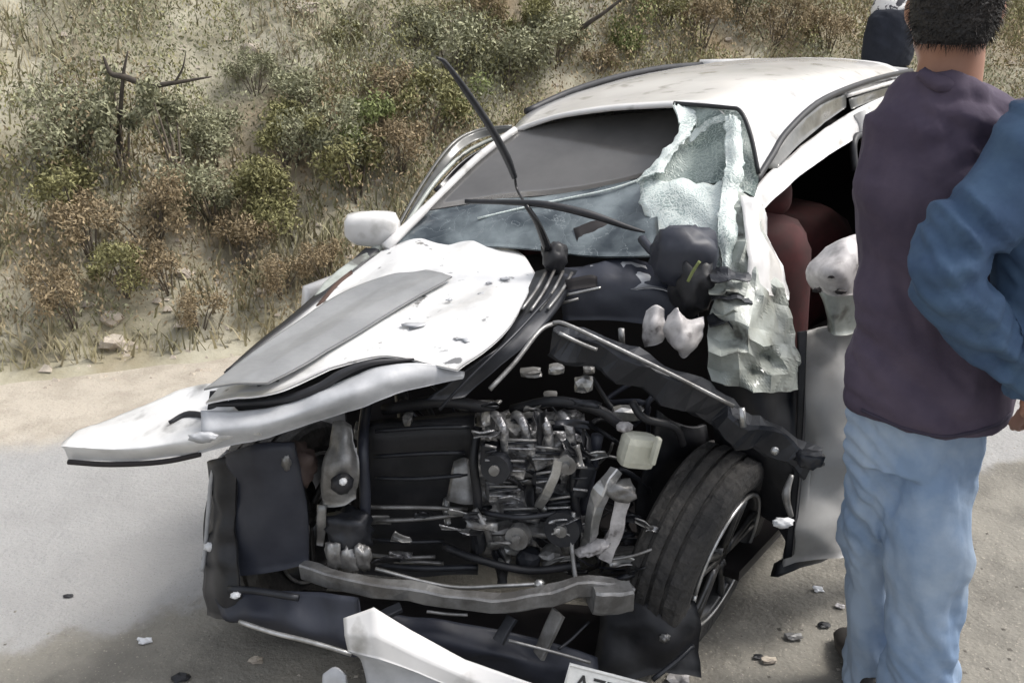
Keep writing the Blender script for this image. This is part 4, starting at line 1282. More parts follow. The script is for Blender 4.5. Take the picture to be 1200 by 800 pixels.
# engine
eng = lump('engine_block', at(622, 565, 2.22), (0.155, 0.13, 0.17), M['cast'], car, 0.14, 3.5, 41, ridge=True, box=0.7, sub=5)
for (x, y, rx, rz, mm, sd_) in [(600, 545, .045, .022, 'cast', 1), (640, 530, .05, .03, 'cast', 2), (590, 575, .05, .022, 'cast', 3), (640, 560, .035, .02, 'dark_steel', 4), (612, 520, .05, .02, 'cast', 5), (655, 590, .04, .02, 'dark_steel', 6), (610, 600, .06, .014, 'cast', 7), (575, 530, .02, .035, 'dark_steel', 8), (680, 560, .025, .05, 'dark_steel', 9), (600, 500, .03, .016, 'steel', 10), (570, 490, .012, .010, 'bright', 11), (575, 508, .014, .012, 'steel', 12), (640, 620, .05, .012, 'steel', 13), (590, 618, .05, .010, 'steel', 14), (600, 640, .02, .014, 'bright', 15), (645, 648, .03, .014, 'steel', 16), (620, 655, .03, .03, 'dark_steel', 17), (562, 630, .02, .045, 'dark_steel', 18), (590, 652, .02, .01, 'bright', 19)]:
    if sd_ < 10:
        ec = box('engine_cover', at(x, y, 2.04 + .01 * (sd_ % 4)), (rx * 1.7, 0.05, rz * 1.7), M[mm], eng, rot=rng.uniform(-.5, .5), tilt=rng.uniform(-.35, .35), bevel=0.006)
        for q in range(3):
            tube('fin', [at(x - rx * 330, y - rz * 250 + q * rz * 250, 2.0 + .01 * (sd_ % 4)), at(x + rx * 330, y - rz * 250 + q * rz * 250 + rng.uniform(-4, 4), 2.0 + .01 * (sd_ % 4))], 0.0035, M[['steel', 'dark_steel', 'cast'][q]], ec, 6)
    else:
        lump('bracket', at(x, y, 2.04 + .01 * (sd_ % 4)), (rx, 0.03, rz), M[mm], eng, 0.4, 1.4, sd_ * 3.3, ridge=bool(sd_ % 2), box=0.6, smooth=False, sub=2)
for (x, y, R_, mm) in [(585, 545, .036, 'dark_steel'), (662, 615, .045, 'dark_steel'), (610, 625, .030, 'steel'), (668, 540, .024, 'steel')]:
    c0 = at(x, y, 2.02)
    v, f = tube_geo([c0, c0 + np.array((-.01, -.03, .004))], R_, 20, 1)
    pu = link('pulley', v, f, M[mm], eng, smooth=False)
    v, f = tube_geo([c0 + np.array((-.01, -.03, .004)), c0 + np.array((-.013, -.04, .005))], R_ * .35, 12, 1)
    link('pulley_hub', v, f, M['steel'], eng, smooth=False)
for q in range(4):
    x0 = 575 + q * 26
    tube('intake_runner', A3([(x0, 500, 2.16), (x0 + 4, 486, 2.08), (x0 + 14, 500, 2.03), (x0 + 18, 530, 2.04)]), 0.012, M['cast'], eng, 8)
bar('dipstick_tube', A3([(655, 538, 2.0), (650, 555, 2.0), (640, 578, 2.0), (632, 592, 2.02)]), 0.022, 0.015, M['bright'], eng, dent=0.003)
for (pts, r, mm) in [([(560, 500, 2.1), (555, 540, 2.06), (560, 590, 2.05), (556, 650, 2.05)], .012, 'black'),
                     ([(680, 520, 2.1), (672, 560, 2.04), (676, 620, 2.04), (668, 670, 2.05)], .012, 'black'),
                     ([(565, 600, 2.03), (610, 606, 2.0), (660, 600, 2.02)], .007, 'dark_steel'),
                     ([(556, 596, 2.02), (570, 620, 2.0), (575, 640, 2.02)], .008, 'steel'),
                     ([(600, 480, 2.15), (650, 470, 2.1), (700, 480, 2.1), (730, 500, 2.1)], .014, 'black'),
                     ([(450, 480, 2.2), (520, 470, 2.15), (580, 480, 2.15)], .016, 'black'),
                     ([(430, 470, 2.3), (425, 520, 2.05), (428, 590, 2.04), (424, 650, 2.04)], .014, 'navy_plastic'),
                     ([(700, 510, 2.1), (690, 560, 2.1), (682, 600, 2.1)], .016, 'navy_plastic'),
                     ([(640, 500, 2.12), (680, 505, 2.06), (690, 530, 2.06), (685, 580, 2.06)], .009, 'dark_steel'),
                     ([(520, 640, 2.05), (560, 655, 2.0), (620, 668, 2.0), (680, 662, 2.0)], .010, 'black'),
                     ([(440, 662, 2.04), (500, 666, 2.02), (560, 664, 2.02)], .008, 'dark_steel'),
                     ([(740, 470, 2.1), (755, 490, 2.08), (790, 500, 2.1), (800, 520, 2.15)], .010, 'black'),
                     ([(470, 460, 2.4), (475, 500, 2.3), (470, 540, 2.2)], .02, 'black')]:
    tube('hose', A3(pts), r, M[mm], car)
# random wiring loom in the dark of the bay
for k in range(34):
    x, y = rng.uniform(440, 800), rng.uniform(440, 640)
    pts = [(x, y, 2.3)]
    for q in range(4):
        x += rng.uniform(-45, 45); y += rng.uniform(-25, 40)
        x = min(max(x, 430), 760); y = min(max(y, 470), 670)
        pts.append((x, y, 2.3 - rng.uniform(0, 0.12)))
    tube('cable', A3(pts), rng.uniform(.003, .008), M[['black', 'dark_steel', 'steel', 'navy_plastic'][k % 4]], car, 6)
# torn scraps and bent tabs of metal caught in the wreck
for k in range(52):
    if k < 34: x, y = rng.uniform(560, 700), rng.uniform(470, 670)
    elif k < 44: x, y = rng.uniform(430, 560), rng.uniform(585, 675)
    else: x, y = rng.uniform(690, 780), rng.uniform(590, 680)
    Y0 = rng.uniform(1.98, 2.10)
    L1, L2 = rng.uniform(8, 22), rng.uniform(1.5, 4.5)
    a = rng.choice([0.0, 0.1, -0.12, 1.4, 0.5, 0.0]) + rng.normal(0, .12)
    ca, sa = math.cos(a), math.sin(a)
    rows = []
    for v_ in (-1, 0, 1):
        rows.append([(x + ca * u_ * L1 - sa * v_ * L2 + rng.normal(0, 1.5), y + sa * u_ * L1 + ca * v_ * L2 + rng.normal(0, 1.5), Y0 + rng.normal(0, .012)) for u_ in (-1, 0, 1)])
    P('torn_metal', rows, M[['steel', 'cast', 'dark_steel', 'black', 'bright', 'black'][k % 6]], n=4, thick=0.004, amp=.012, scale=20, ridge=True, seed=k)
# things catching light higher in the bay
for (x, y, rx, rz, mm, sd_) in [(652, 432, .018, .010, 'bright', 1), (622, 436, .026, .009, 'steel', 2), (684, 450, .022, .018, 'bright', 3), (690, 432, .014, .010, 'steel', 4), (736, 484, .036, .018, 'bright', 5), (610, 490, .034, .014, 'steel', 6), (478, 492, .012, .018, 'steel', 7), (645, 462, .016, .004, 'steel', 8), (420, 505, .010, .022, 'steel', 9), (730, 645, .03, .006, 'steel', 10), (745, 655, .03, .005, 'steel', 11)]:
    lump('bracket', at(x, y, 2.16), (rx, 0.02, rz), M[mm], car, 0.4, 1.3, sd_ * 2.7, ridge=True, box=0.65, smooth=False, sub=2)
cr_ = box('coolant_reservoir', at(747, 527, 2.04), (0.088, 0.06, 0.085), M['reservoir'], car, rot=0.25, tilt=0.22, bevel=0.02)
box('reservoir_cap', at(768, 528, 2.0), (0.012, 0.02, 0.07), M['reservoir'], cr_, rot=.25, tilt=.22)
lump('reservoir_cap', at(732, 500, 2.06), (0.02, 0.02, 0.012), M['white_plastic'], car, 0.2, 2)
bar('strut', A3([(722, 548, 2.02), (708, 570, 2.0), (696, 600, 2.0), (690, 640, 2.02)]), 0.032, 0.03, M['bright'], car, dent=0.010)
bar('strut', A3([(728, 585, 2.01), (724, 610, 2.0), (716, 640, 2.0), (708, 655, 2.0)]), 0.034, 0.02, M['white_plastic'], car, dent=0.008)
lump('strut_mount', at(728, 574, 2.0), (0.038, 0.03, 0.022), M['steel'], car, 0.5, 1.8, 3, box=0.4)
lump('strut_foot', at(694, 642, 1.99), (0.04, 0.02, 0.012), M['white_plastic'], car, 0.5, 1.8, 9, box=0.3, rot=(-0.35, 'Y'))
tube('rod', A3([(672, 600, 2.0), (670, 640, 1.98), (676, 690, 1.93)]), 0.006, M['steel'], car, 6)
tube('rod', A3([(712, 656, 2.0), (745, 650, 2.0), (782, 636, 2.02)]), 0.004, M['steel'], car, 6)
P('inner_wing', [[(770, 480, 2.2), (800, 500, 2.25), (830, 500, 2.3)], [(752, 580, 2.2), (790, 580, 2.3), (830, 580, 2.4)], [(745, 690, 2.2), (790, 690, 2.3), (830, 690, 2.4)]], M['black'], n=5, thick=0.01, amp=0.02)
P('splash_shield', [[(700, 700, 2.02), (760, 700, 2.0), (815, 705, 2.0)], [(700, 745, 1.98), (765, 745, 1.95), (822, 745, 1.98)], [(690, 800, 1.95), (770, 790, 1.94), (815, 785, 1.98)]], M['black'], n=6, thick=0.012, amp=0.04, scale=8, seed=3)
lump('bolt', at(779, 747, 1.93), (0.012, 0.01, 0.010), M['steel'], car, 0.6, 2)
tube('rod', A3([(812, 756, 1.94), (795, 772, 1.90), (765, 796, 1.86)]), 0.007, M['dark_steel'], car, 6)
P('undertray', [[(330, 690, 2.3), (560, 700, 2.3), (830, 720, 2.3)], [(330, 730, 2.1), (560, 750, 2.05), (790, 780, 2.05)]], M['cabin'], n=3, thick=0.01)

# ------------------------------------------------------------------ torn bumper cover with the number plate
bc = empty('torn_bumper', atz(520, 900), 'white torn-off bumper cover with number plate lying before the wreck', 'bumper')


def PB(name, rows, m, **k): return patch(name, [A3(r) for r in rows], m, k.pop('parent', bc), **k)


PB('bumper_skin', [
    [(403, 724, 1.72), (438, 711, 1.71), (482, 738, 1.70), (545, 772, 1.68), (625, 800, 1.66), (700, 824, 1.65)],
    [(404, 744, 1.69), (440, 745, 1.67), (490, 770, 1.66), (550, 796, 1.645), (620, 822, 1.63), (700, 842, 1.62)],
    [(408, 762, 1.685), (445, 772, 1.66), (490, 788, 1.65), (545, 812, 1.64), (620, 840, 1.62), (700, 858, 1.61)],
], M['paint'], n=7, thick=0.005, amp=0.012, scale=6, ridge=True, seed=81, lin=True)
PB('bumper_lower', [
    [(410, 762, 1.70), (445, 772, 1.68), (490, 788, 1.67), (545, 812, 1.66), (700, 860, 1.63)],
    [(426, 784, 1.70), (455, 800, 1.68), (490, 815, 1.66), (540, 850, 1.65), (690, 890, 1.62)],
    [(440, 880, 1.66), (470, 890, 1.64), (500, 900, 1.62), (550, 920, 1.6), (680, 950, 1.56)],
], M['paint_shade_grey'], n=6, thick=0.006, amp=0.012, scale=8, seed=4)
PB('bumper_tab', [[(378, 790, 1.70), (392, 782, 1.70), (405, 792, 1.69)], [(376, 840, 1.68), (392, 840, 1.68), (408, 842, 1.67)]], M['paint_shade_grey'], n=4, thick=0.006)
# number plate
pl = A3([(668, 778, 1.66), (752, 800, 1.66), (658, 826, 1.62)])
ex = pl[1] - pl[0]; ex /= np.linalg.norm(ex)
ey = pl[0] - pl[2]; ey -= ex * np.dot(ex, ey); ey /= np.linalg.norm(ey)
ez = np.cross(ex, ey)
pw, ph = 0.30, 0.13
pc = pl[0] + ex * pw / 2 - ey * ph / 2
np_ = plate('number_plate', [pc - ex * pw / 2 + ey * ph / 2, pc + ex * pw / 2 + ey * ph / 2, pc + ex * pw / 2 - ey * ph / 2, pc - ex * pw / 2 - ey * ph / 2], M['plate'], bc, 0.003)
tube('plate_rim', [pc - ex * pw / 2 - ey * ph / 2, pc - ex * pw / 2 + ey * ph / 2, pc + ex * pw / 2 + ey * ph / 2], 0.004, M['plate'], np_, 6, 1)
cu = bpy.data.curves.new('plate_text', 'FONT')
cu.body = 'A77 1'
cu.size = 0.062
cu.extrude = 0.001
to = bpy.data.objects.new('plate_text', cu)
COL.objects.link(to)
bpy.context.view_layer.update()
tm = bpy.data.meshes.new_from_object(to.evaluated_get(bpy.context.evaluated_depsgraph_get()))
bpy.data.objects.remove(to)
bl = pc - ex * pw * 0.45 + ey * 0.008
TV = [bl + ex * v.co.x + ey * v.co.y + ez * (v.co.z + 0.002) for v in tm.vertices]
TF = [tuple(p.vertices) for p in tm.polygons]
link('plate_lettering', TV, TF, M['ink'], np_, smooth=False)

# ------------------------------------------------------------------ debris on the ground
for (px, py, r, mm, nm, lab, cat) in [
    (958, 691, 0.010, 'lamp', 'glass_shard', 'small bright shard on dirt between front wheel and bystander', 'debris'),
    (984, 711, 0.009, 'white_plastic', 'plastic_shard', 'white plastic chip beside the jeans of the man in plum', 'debris'),
    (966, 733, 0.011, 'black', 'plastic_shard', 'black plastic lump on the dirt right of the front wheel', 'debris'),
    (902, 775, 0.012, 'stone', 'pebble', 'pale pebble on the dirt below the front wheel', 'debris'),
    (888, 770, 0.008, 'black', 'plastic_shard', 'little dark chip beside the pale pebble', 'debris'),
    (930, 748, 0.013, 'steel', 'metal_shard', 'flat bent metal scrap on dirt right of the wheel', 'debris'),
    (212, 796, 0.014, 'black', 'plastic_shard', 'dark scrap on the dirt at the bottom left edge', 'debris'),
    (80, 699, 0.008, 'black', 'pebble', 'dark pebble alone on the pale road at far left', 'debris'),
    (170, 752, 0.012, 'lamp', 'glass_shard', 'pale shard where the road meets the dirt at left', 'debris'),
    (300, 775, 0.012, 'stone', 'pebble', 'pebble on the dirt below the left bumper corner', 'debris'),
    (795, 796, 0.020, 'white_plastic', 'plastic_shard', 'white broken piece right of the number plate', 'debris')]:
    p = atz(px, py)
    tag(lump(nm, p + np.array((0, 0, r * 0.4)), (r * 1.6, r, r * 0.6), M[mm], None, 0.7, 1.5, px * .21, smooth=False, sub=2, box=0.3), lab, cat)
V, F = [], []
for k in range(5000):
    s = rng.uniform(-2.5, 3.5); d = rng.uniform(-1.6, 0.12) if k % 3 else rng.normal(0, .07)
    p = RD * s + RN * (D_NEAR + d)
    r = min(abs(rng.normal(0, 0.0026)) + 0.0014, 0.008)
    q = len(V)
    for vv in [(-1, -1, 0), (1, -1, 0), (1, 1, 0), (-1, 1, 0), (.3, -.2, .8)]:
        V.append(p + np.array((vv[0] * r * rng.uniform(.6, 1.2), vv[1] * r * rng.uniform(.6, 1.2), vv[2] * r - 0.003)))
    F += [(q, q + 1, q + 4), (q + 1, q + 2, q + 4), (q + 2, q + 3, q + 4), (q + 3, q, q + 4)]
M['grit'] = mat('grey_grit', (0.26, 0.24, 0.21), rough=.95, island=.5)
tag(link('gravel', V, F, M['grit'], smooth=False, loc=(0, 0, 0)), 'fine gravel and grit scattered on the dirt shoulder', 'gravel', kind='stuff')

# ------------------------------------------------------------------ people
def loft(rings, sides=20):
    """rings: (centre, halfwidth, halfdepth, right vector, depth vector)"""
    V, F = [], []
    for (c, a, b, r, d) in rings:
        for s in range(sides):
            t = 2 * math.pi * s / sides
            V.append(np.asarray(c) + np.asarray(r) * a * math.cos(t) + np.asarray(d) * b * math.sin(t))
    for i in range(len(rings) - 1):
        for s in range(sides):
            t = (s + 1) % sides
            F.append((i * sides + s, i * sides + t, (i + 1) * sides + t, (i + 1) * sides + s))
    F.append(tuple(range(sides - 1, -1, -1)))
    F.append(tuple((len(rings) - 1) * sides + s for s in range(sides)))
    return V, F


def merge(parts):
    V, F = [], []
    for v, f in parts:
        k = len(V)
        V += list(v)
        F += [tuple(x + k for x in g) for g in f]
    return V, F


def fuse(name, parts, m, parent, voxel=0.012, smooth=4, fold=0.0, fscale=9.0, seed=0.0, st=(1.0, 1.0, 2.2)):
    """several closed forms grown together into one continuous skin"""
    V, F = merge(parts)
    o = link(name, V, F, m, parent)
    bm = bmesh.new(); bm.from_mesh(o.data)
    bmesh.ops.recalc_face_normals(bm, faces=bm.faces)
    bm.to_mesh(o.data); bm.free()
    r = o.modifiers.new('remesh', 'REMESH'); r.mode = 'VOXEL'; r.voxel_size = voxel; r.use_smooth_shade = True
    s = o.modifiers.new('smooth', 'SMOOTH'); s.factor = 0.5; s.iterations = smooth
    dg = bpy.context.evaluated_depsgraph_get()
    dg.update()
    me = bpy.data.meshes.new_from_object(o.evaluated_get(dg))
    o.modifiers.clear()
    if fold:
        nn = [v.normal.copy() for v in me.vertices]
        for v, vn in zip(me.vertices, nn):
            p = v.co
            q = (p.x * st[0], p.y * st[1], p.z * st[2] + p.x * 1.2)
            k_ = max(0.0, noise.noise(Vector((p.x * 5 + seed, p.y * 5, p.z * 4))) * 1.6 + 0.35)
            d = 0.7 * crease(q, fscale * 0.9, seed) + 0.3 * fbm(q, fscale, 2, seed) + 0.75 * k_ * crease(q, fscale * 2.4, seed + 1)
            v.co = p + vn * d * fold
    me.materials.clear(); me.materials.append(m)
    me.polygons.foreach_set('use_smooth', [True] * len(me.polygons))
    o.data = me
    return o


def limb(pts, r, sides=14, n=4, flat=1.0):
    return tube_geo(pts, r, sides, n)


X, Yv, Zv = np.array((1., 0, 0)), np.array((0, 1., 0)), np.array((0, 0, 1.))


def hand(wrist, direc, palmn, side=1):
    """a relaxed hand: palm, four curled fingers and a thumb"""
    w_ = np.asarray(wrist, float)
    d = np.asarray(direc, float); d /= np.linalg.norm(d)
    n_ = np.asarray(palmn, float); n_ -= d * np.dot(n_, d); n_ /= np.linalg.norm(n_)
    s = np.cross(d, n_) * side
    out = [loft([(w_ - d * .01, .026, .019, s, n_), (w_ + d * .03, .034, .017, s, n_), (w_ + d * .07, .040, .015, s, n_), (w_ + d * .092, .037, .011, s, n_)], 12)]
    for k, (o_, l) in enumerate([(-.030, .068), (-.010, .078), (.010, .073), (.029, .056)]):
        b = w_ + d * .085 + s * o_
        out.append(tube_geo([b, b + d * l * .45 + n_ * .006, b + d * l * .8 + n_ * .022, b + d * l * .95 + n_ * .04], [.0095, .009, .008, .006], 8, 3))
    b = w_ + d * .03 - s * .032
    out.append(tube_geo([b, b + d * .025 - s * .022 + n_ * .008, b + d * .055 - s * .03 + n_ * .02], [.012, .0105, .008], 8, 3))
    return out


def head_geo(c, fwd, h=0.115):
    """skull with jaw, nose, ears; fwd is where the face looks"""
    f = np.asarray(fwd, float); f /= np.linalg.norm(f)
    r = np.cross(f, Zv)
    c = np.asarray(c, float)
    parts = [loft([(c + Zv * z + f * o_, a, b, r, f) for (z, a, b, o_) in
                   [(-.115, .030, .034, .045), (-.10, .044, .052, .036), (-.07, .060, .074, .022), (-.03, .070, .088, .006), (.01, .075, .096, 0), (.05, .075, .096, -.004), (.085, .062, .080, -.006), (.108, .036, .046, -.006), (.115, .012, .016, -.006)]], 22)]
    parts.append(tube_geo([c + f * .086 + Zv * .012, c + f * .104 - Zv * .012, c + f * .112 - Zv * .028, c + f * .092 - Zv * .036], [.008, .011, .013, .010], 8, 3))
    for s in (-1, 1):
        parts.append(loft([(c + r * s * .072 - Zv * .03, .006, .012, r, f), (c + r * s * .078 - Zv * .01, .009, .02, r, f), (c + r * s * .08 + Zv * .012, .009, .02, r, f), (c + r * s * .076 + Zv * .026, .005, .012, r, f)], 10))
    return parts


def face_bits(c, fwd, parent, M_):
    f = np.asarray(fwd, float); f /= np.linalg.norm(f)
    r = np.cross(f, Zv)
    for s in (-1, 1):
        lump('eye', c + f * .084 + r * s * .032 + Zv * .008, (.012, .012, .009), M['white_plastic'], parent, 0.0, sub=2)
        lump('pupil', c + f * .094 + r * s * .032 + Zv * .008, (.005, .005, .005), M['ink'], parent, 0.0, sub=2)
        tube('eyebrow', [c + f * .088 + r * s * .018 + Zv * .026, c + f * .089 + r * s * .034 + Zv * .030, c + f * .078 + r * s * .052 + Zv * .026], .004, M['hair'], parent, 6, 2)
    tube('mouth', [c + f * .084 - r * .024 - Zv * .062, c + f * .092 - Zv * .060, c + f * .084 + r * .024 - Zv * .062], .006, mat('lips', (0.30, 0.12, 0.10), rough=.5), parent, 6, 3)


def hair_geo(c, fwd):
    f = np.asarray(fwd, float); f /= np.linalg.norm(f)
    r = np.cross(f, Zv)
    return [loft([(c + Zv * z + f * o_, a, b, r, f) for (z, a, b, o_) in
                  [(-.055, .060, .050, -.052), (-.03, .073, .066, -.040), (.01, .081, .078, -.028), (.05, .082, .095, -.012), (.085, .072, .092, -.006), (.113, .046, .060, -.004), (.126, .016, .02, -.004)]], 22)]


def shoe_geo(ankle, fwd):
    a = np.array((ankle[0], ankle[1], 0.0))
    f = np.asarray(fwd, float); f[2] = 0; f /= np.linalg.norm(f)
    r = np.cross(f, Zv)
    return loft([(a - f * .075 + Zv * .04, .024, .034, r, Zv), (a - f * .04 + Zv * .045, .038, .044, r, Zv), (a + f * .05 + Zv * .045, .042, .044, r, Zv), (a + f * .12 + Zv * .034, .047, .033, r, Zv), (a + f * .18 + Zv * .026, .036, .025, r, Zv), (a + f * .195 + Zv * .02, .015, .014, r, Zv)], 14)


# man in plum sweater, back to us
YA = 1.86
A_ = lambda px, py, dy=0.0: at(px, py, YA + dy)
footL, footR = A_(1013, 800, .12), A_(1072, 838, -0.06)
manA = empty('person', (0.5 * (footL[0] + footR[0]), YA, 0), 'man in plum grey sweater and pale jeans, back turned, beside the open car', 'person', 'bystanders at the wreck')
hc = A_(1118, 14)
fA = np.array((0.35, 0.94, 0.0))
tors = [(1104, 86, .068, .066), (1106, 100, .095, .085), (1112, 118, .125, .098), (1112, 145, .160, .110), (1112, 210, .182, .120), (1106, 300, .172, .118), (1096, 390, .168, .118), (1084, 450, .172, .128), (1082, 474, .174, .128), (1082, 482, .166, .122)]
trings = [(A_(x, y), a, b, X, Yv) for (x, y, a, b) in tors]
bd = [loft([(c - Zv * .012, a * .80, b * .80, r_, d_) for (c, a, b, r_, d_) in trings[1:]]), limb([A_(1110, 100), A_(1116, 62), hc - Zv * .05], [.062, .058, .06])]
armL = [A_(1062, 138), A_(1046, 210, .03), A_(1042, 300, .08), A_(1058, 330, .22), A_(1080, 320, .34)]
armR = [A_(1190, 130), A_(1215, 220), A_(1222, 310, .02), A_(1222, 400, .05), A_(1220, 430, .06)]
legL = [A_(1050, 480), A_(1030, 560, .05), A_(1022, 640, .09), A_(1018, 720, .11), A_(1014, 800, .12)]
legR = [A_(1112, 480), A_(1094, 560, -.02), A_(1086, 640, -.05), A_(1080, 730, -.06), A_(1072, 826, -.06)]
body = fuse('body', bd + [limb(armL, [.045, .04, .036, .03, .024]), limb(armR, [.032, .036, .034, .03, .024]), limb(legL, [.07, .06, .048, .042, .038]), limb(legR, [.07, .06, .052, .045, .04])] + head_geo(hc, fA) + hand(armL[-1], armL[-1] - armL[-2], -Zv) + hand(armR[-1], -Zv, X * -1, -1), M['skin'], manA, .009, 3)
face_bits(hc, fA, manA, M)
fuse('hair', hair_geo(hc, fA), M['hair'], manA, .008, 3, .006, 40)
fuse('sweater', [loft(trings), limb(armL[:-1] + [armL[-1] - (armL[-1] - armL[-2]) * .15], [.075, .070, .066, .055, .045]), limb(armR[:-1], [.075, .068, .06, .045])], M['sweater'], manA, .007, 1, .048, 4.6, 3, (0.8, 0.8, 1.7))
fuse('collar', [limb([A_(1078, 84, -.05), A_(1100, 98, -.075), A_(1135, 104, -.06)], [.012, .016, .012])], M['sweater'], manA, .006, 2)
hip = loft([(A_(1082, 445), .135, .095, X, Yv), (A_(1080, 484), .150, .108, X, Yv), (A_(1072, 540), .135, .10, X, Yv)])
fuse('jeans', [hip, limb(legL, [.080, .078, .068, .064, .062]), limb(legR, [.085, .098, .090, .080, .076])], M['jeans'], manA, .007, 1, .050, 5.5, 12, (1.1, 1.1, 1.0))
fuse('shoe', [shoe_geo(footL, (0.05, 1, 0))], M['shoe'], manA, .008, 2)
fuse('shoe', [shoe_geo(footR, (0.15, 1, 0))], M['shoe'], manA, .008, 2)

def on_surface(o, p, d=(0, 1, 0)):
    """point on a garment's skin, met going away from the camera side"""
    l = wloc(o)
    h, q, n_, _ = o.ray_cast(Vector(p) - l - Vector(d) * 0.6, Vector(d))
    return np.array(q + l) if h else np.asarray(p, float)


def stitched(o, pts, r, m, name):
    P_ = cr(np.array(pts), 5)
    Q = [on_surface(o, p) for p in P_]
    return tube(name, Q, r, m, o, 6, 1)


def sew(o, pts, name, m, r=0.0022):
    return stitched(o, [A_(x, y) for x, y in pts], r, m, name)


bpy.context.view_layer.update()
sw = next(c for c in manA.children if c.name.startswith('sweater'))
M['thread'] = mat('tan_thread', (0.20, 0.22, 0.27), rough=.9)
M['knit_edge'] = mat('plum_rib', (0.050, 0.042, 0.066), rough=.95)
sew(sw, [(1000, 468), (1040, 476), (1085, 478), (1130, 472), (1160, 466)], 'hem', M['knit_edge'], .005)
# short hair standing out from the scalp
hr_ = next(c for c in manA.children if c.name.startswith('hair'))
hl = wloc(hr_)
V, F = [], []
hv = [v for v in hr_.data.vertices]
for k in range(4200):
    v = hv[int(rng.integers(len(hv)))]
    p = np.array(v.co + hl); n_ = np.array(v.normal)
    d_ = n_ * 0.5 + np.array((0, 0, -0.6)) + rng.normal(0, .35, 3)
    d_ /= np.linalg.norm(d_)
    s_ = np.cross(d_, rng.normal(0, 1, 3)); s_ /= np.linalg.norm(s_)
    l = rng.uniform(.008, .022)
    q = len(V)
    V += [p - s_ * .0007, p + s_ * .0007, p + d_ * l + n_ * .002]
    F.append((q, q + 1, q + 2))
link('hair_strands', V, F, M['hair'], hr_, smooth=False)['kind'] = 'stuff'

# second bystander at the edge in a blue top, hand on hip
YB = 1.66
B_ = lambda px, py, dy=0.0: at(px, py, YB + dy)
footB = [atz(1297, 935), atz(1395, 930)]
manB = empty('person', (0.5 * (footB[0][0] + footB[1][0]), footB[0][1], 0), 'person in wrinkled blue long-sleeved top at right edge, hand on hip', 'person', 'bystanders at the wreck')
hb = B_(1320, -30)
tb = [(1320, 70, .06, .06), (1318, 96, .10, .08), (1310, 120, .17, .10), (1292, 200, .18, .115), (1280, 300, .175, .11), (1282, 400, .175, .112), (1290, 470, .175, .115)]
tbr = [(B_(x, y), a, b, X, Yv) for (x, y, a, b) in tb]
aBL = [B_(1235, 145), B_(1172, 235, -.02), B_(1110, 312, -.03), B_(1146, 385, -.02), B_(1205, 445, 0.0)]
aBR = [B_(1415, 130), B_(1445, 240), B_(1455, 350), B_(1455, 430, .05)]
lB1 = [B_(1267, 480), B_(1277, 620), B_(1285, 760), np.array((footB[0][0], footB[0][1], .09))]
lB2 = [B_(1350, 480), B_(1363, 620), B_(1375, 760), np.array((footB[1][0], footB[1][1], .09))]
fB = np.array((-0.2, 1, 0))
fuse('body', [loft([(c - Zv * .015, a * .78, b * .80, r_, d_) for (c, a, b, r_, d_) in tbr[1:]]), limb([B_(1320, 90), B_(1320, 40), hb - Zv * .05], [.06, .057, .06]), limb(aBL, [.030, .036, .034, .03, .025]), limb(aBR, [.030, .034, .032, .026]), limb(lB1, [.07, .055, .045, .04]), limb(lB2, [.07, .055, .045, .04])] + head_geo(hb, fB) + hand(aBL[-1], (.75, .2, -.5), (0, 1, 0)) + hand(aBR[-1], -Zv, -X, -1), M['skin'], manB, .010, 3)
face_bits(hb, fB, manB, M)
fuse('hair', hair_geo(hb, fB), M['hair'], manB, .009, 3)
fuse('shirt', [loft(tbr), limb(aBL, [.075, .068, .064, .056, .045]), limb(aBR[:-1], [.07, .062, .05])], M['blue'], manB, .008, 1, .055, 5.5, 5, (1, 1, 1.6))
fuse('trousers', [loft([(B_(1307, 450), .15, .105, X, Yv), (B_(1307, 490), .155, .11, X, Yv), (B_(1307, 550), .13, .1, X, Yv)]), limb(lB1, [.095, .08, .07, .065]), limb(lB2, [.095, .08, .07, .065])], M['jeans_dark'], manB, .012, 4, .015, 8, 2)
for f_ in footB: fuse('shoe', [shoe_geo(f_, (-.1, 1, 0))], M['shoe'], manB, .009, 2)

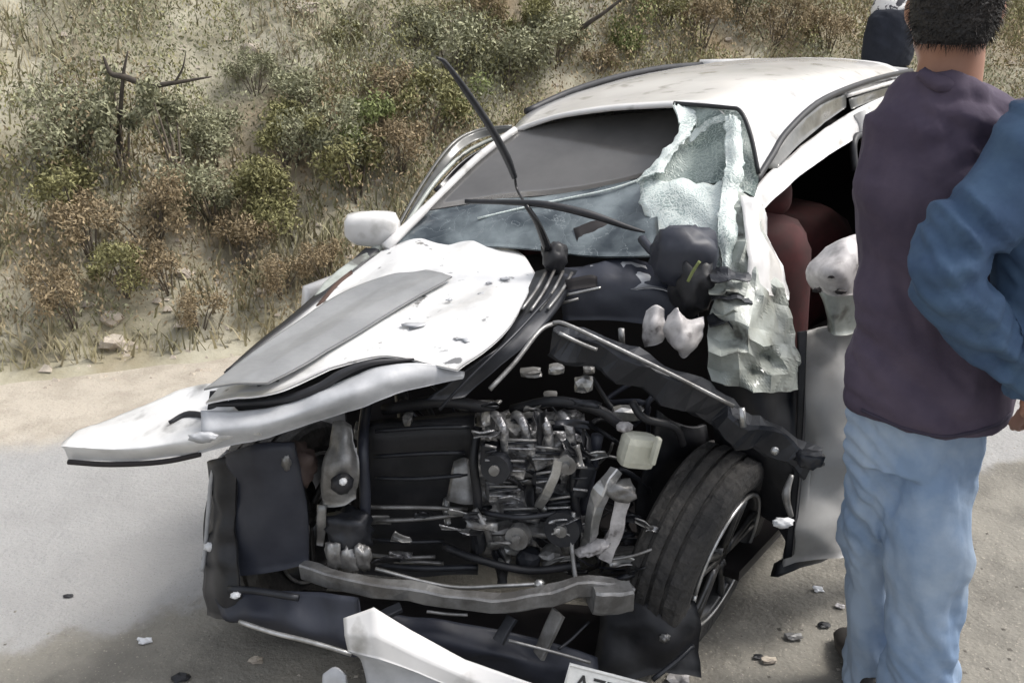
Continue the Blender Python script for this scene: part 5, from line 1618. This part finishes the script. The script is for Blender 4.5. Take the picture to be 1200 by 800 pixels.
# third bystander beyond the car, navy hood and patterned cap
YC = 5.55
pcx = at(1038, 60, YC)
manC = empty('person', (pcx[0], YC, 0), 'bystander in navy hood and white patterned cap standing behind the car', 'person', 'bystanders at the wreck')
cx = pcx[0]
V3 = lambda x, y, z: np.array((cx + x, YC + y, z))
hC = V3(0, 0, 1.50)
fC = np.array((.3, 1, 0))
tc = [(1.34, .07, .07), (1.30, .12, .09), (1.26, .19, .10), (1.1, .2, .12), (.9, .18, .12), (.76, .18, .12)]
tcr = [(V3(0, 0, z), a, b, X, Yv) for (z, a, b) in tc]
aC = [[V3(s * .19, 0, 1.24), V3(s * .25, .02, 1.0), V3(s * .25, -.06, .74)] for s in (-1, 1)]
lC = [[V3(s * .09, 0, .8), V3(s * .1, -.02, .45), V3(s * .11, 0, .08)] for s in (-1, 1)]
fuse('body', [loft([(c, a * .86, b * .84, r_, d_) for (c, a, b, r_, d_) in tcr]), limb([V3(0, 0, 1.28), V3(0, 0, 1.42)], .058)] + [limb(a, [.05, .042, .03]) for a in aC] + [limb(l, [.08, .06, .045]) for l in lC] + head_geo(hC, fC) + hand(aC[0][-1], -Zv, X) + hand(aC[1][-1], -Zv, -X, -1), M['skin'], manC, .011, 3)
face_bits(hC, fC, manC, M)
fuse('hooded_top', [loft(tcr)] + [limb(a[:2] + [a[2] + Zv * .04], [.07, .062, .05]) for a in aC], M['navy'], manC, .013, 4, .012)
fuse('hood', [loft([(hC + Zv * z + Yv * o_, a, b, X, Yv) for (z, a, b, o_) in [(-.20, .13, .11, -.02), (-.12, .145, .12, -.03), (-.02, .142, .12, -.04), (.06, .132, .115, -.04), (.10, .10, .09, -.04)]])], M['navy'], manC, .011, 4, .012)
fuse('cap', [loft([(hC + Zv * z + Yv * .01, a, a * 1.15, X, Yv) for (z, a) in [(.06, .10), (.10, .105), (.15, .09), (.18, .05), (.19, .015)]]), loft([(hC + Zv * .065 + Yv * .09, .08, .05, X, Zv * .3), (hC + Zv * .055 + Yv * .17, .06, .03, X, Zv * .3)])], M['cap'], manC, .011, 3)
fuse('trousers', [loft([(V3(0, 0, z), a, .11, X, Yv) for z, a in [(.9, .16), (.8, .17), (.72, .14)]])] + [limb(l, [.095, .08, .07]) for l in lC], M['jeans_dark'], manC, .013, 4, .012)
for l in lC: fuse('shoe', [shoe_geo(l[-1], fC)], M['shoe'], manC, .01, 2)
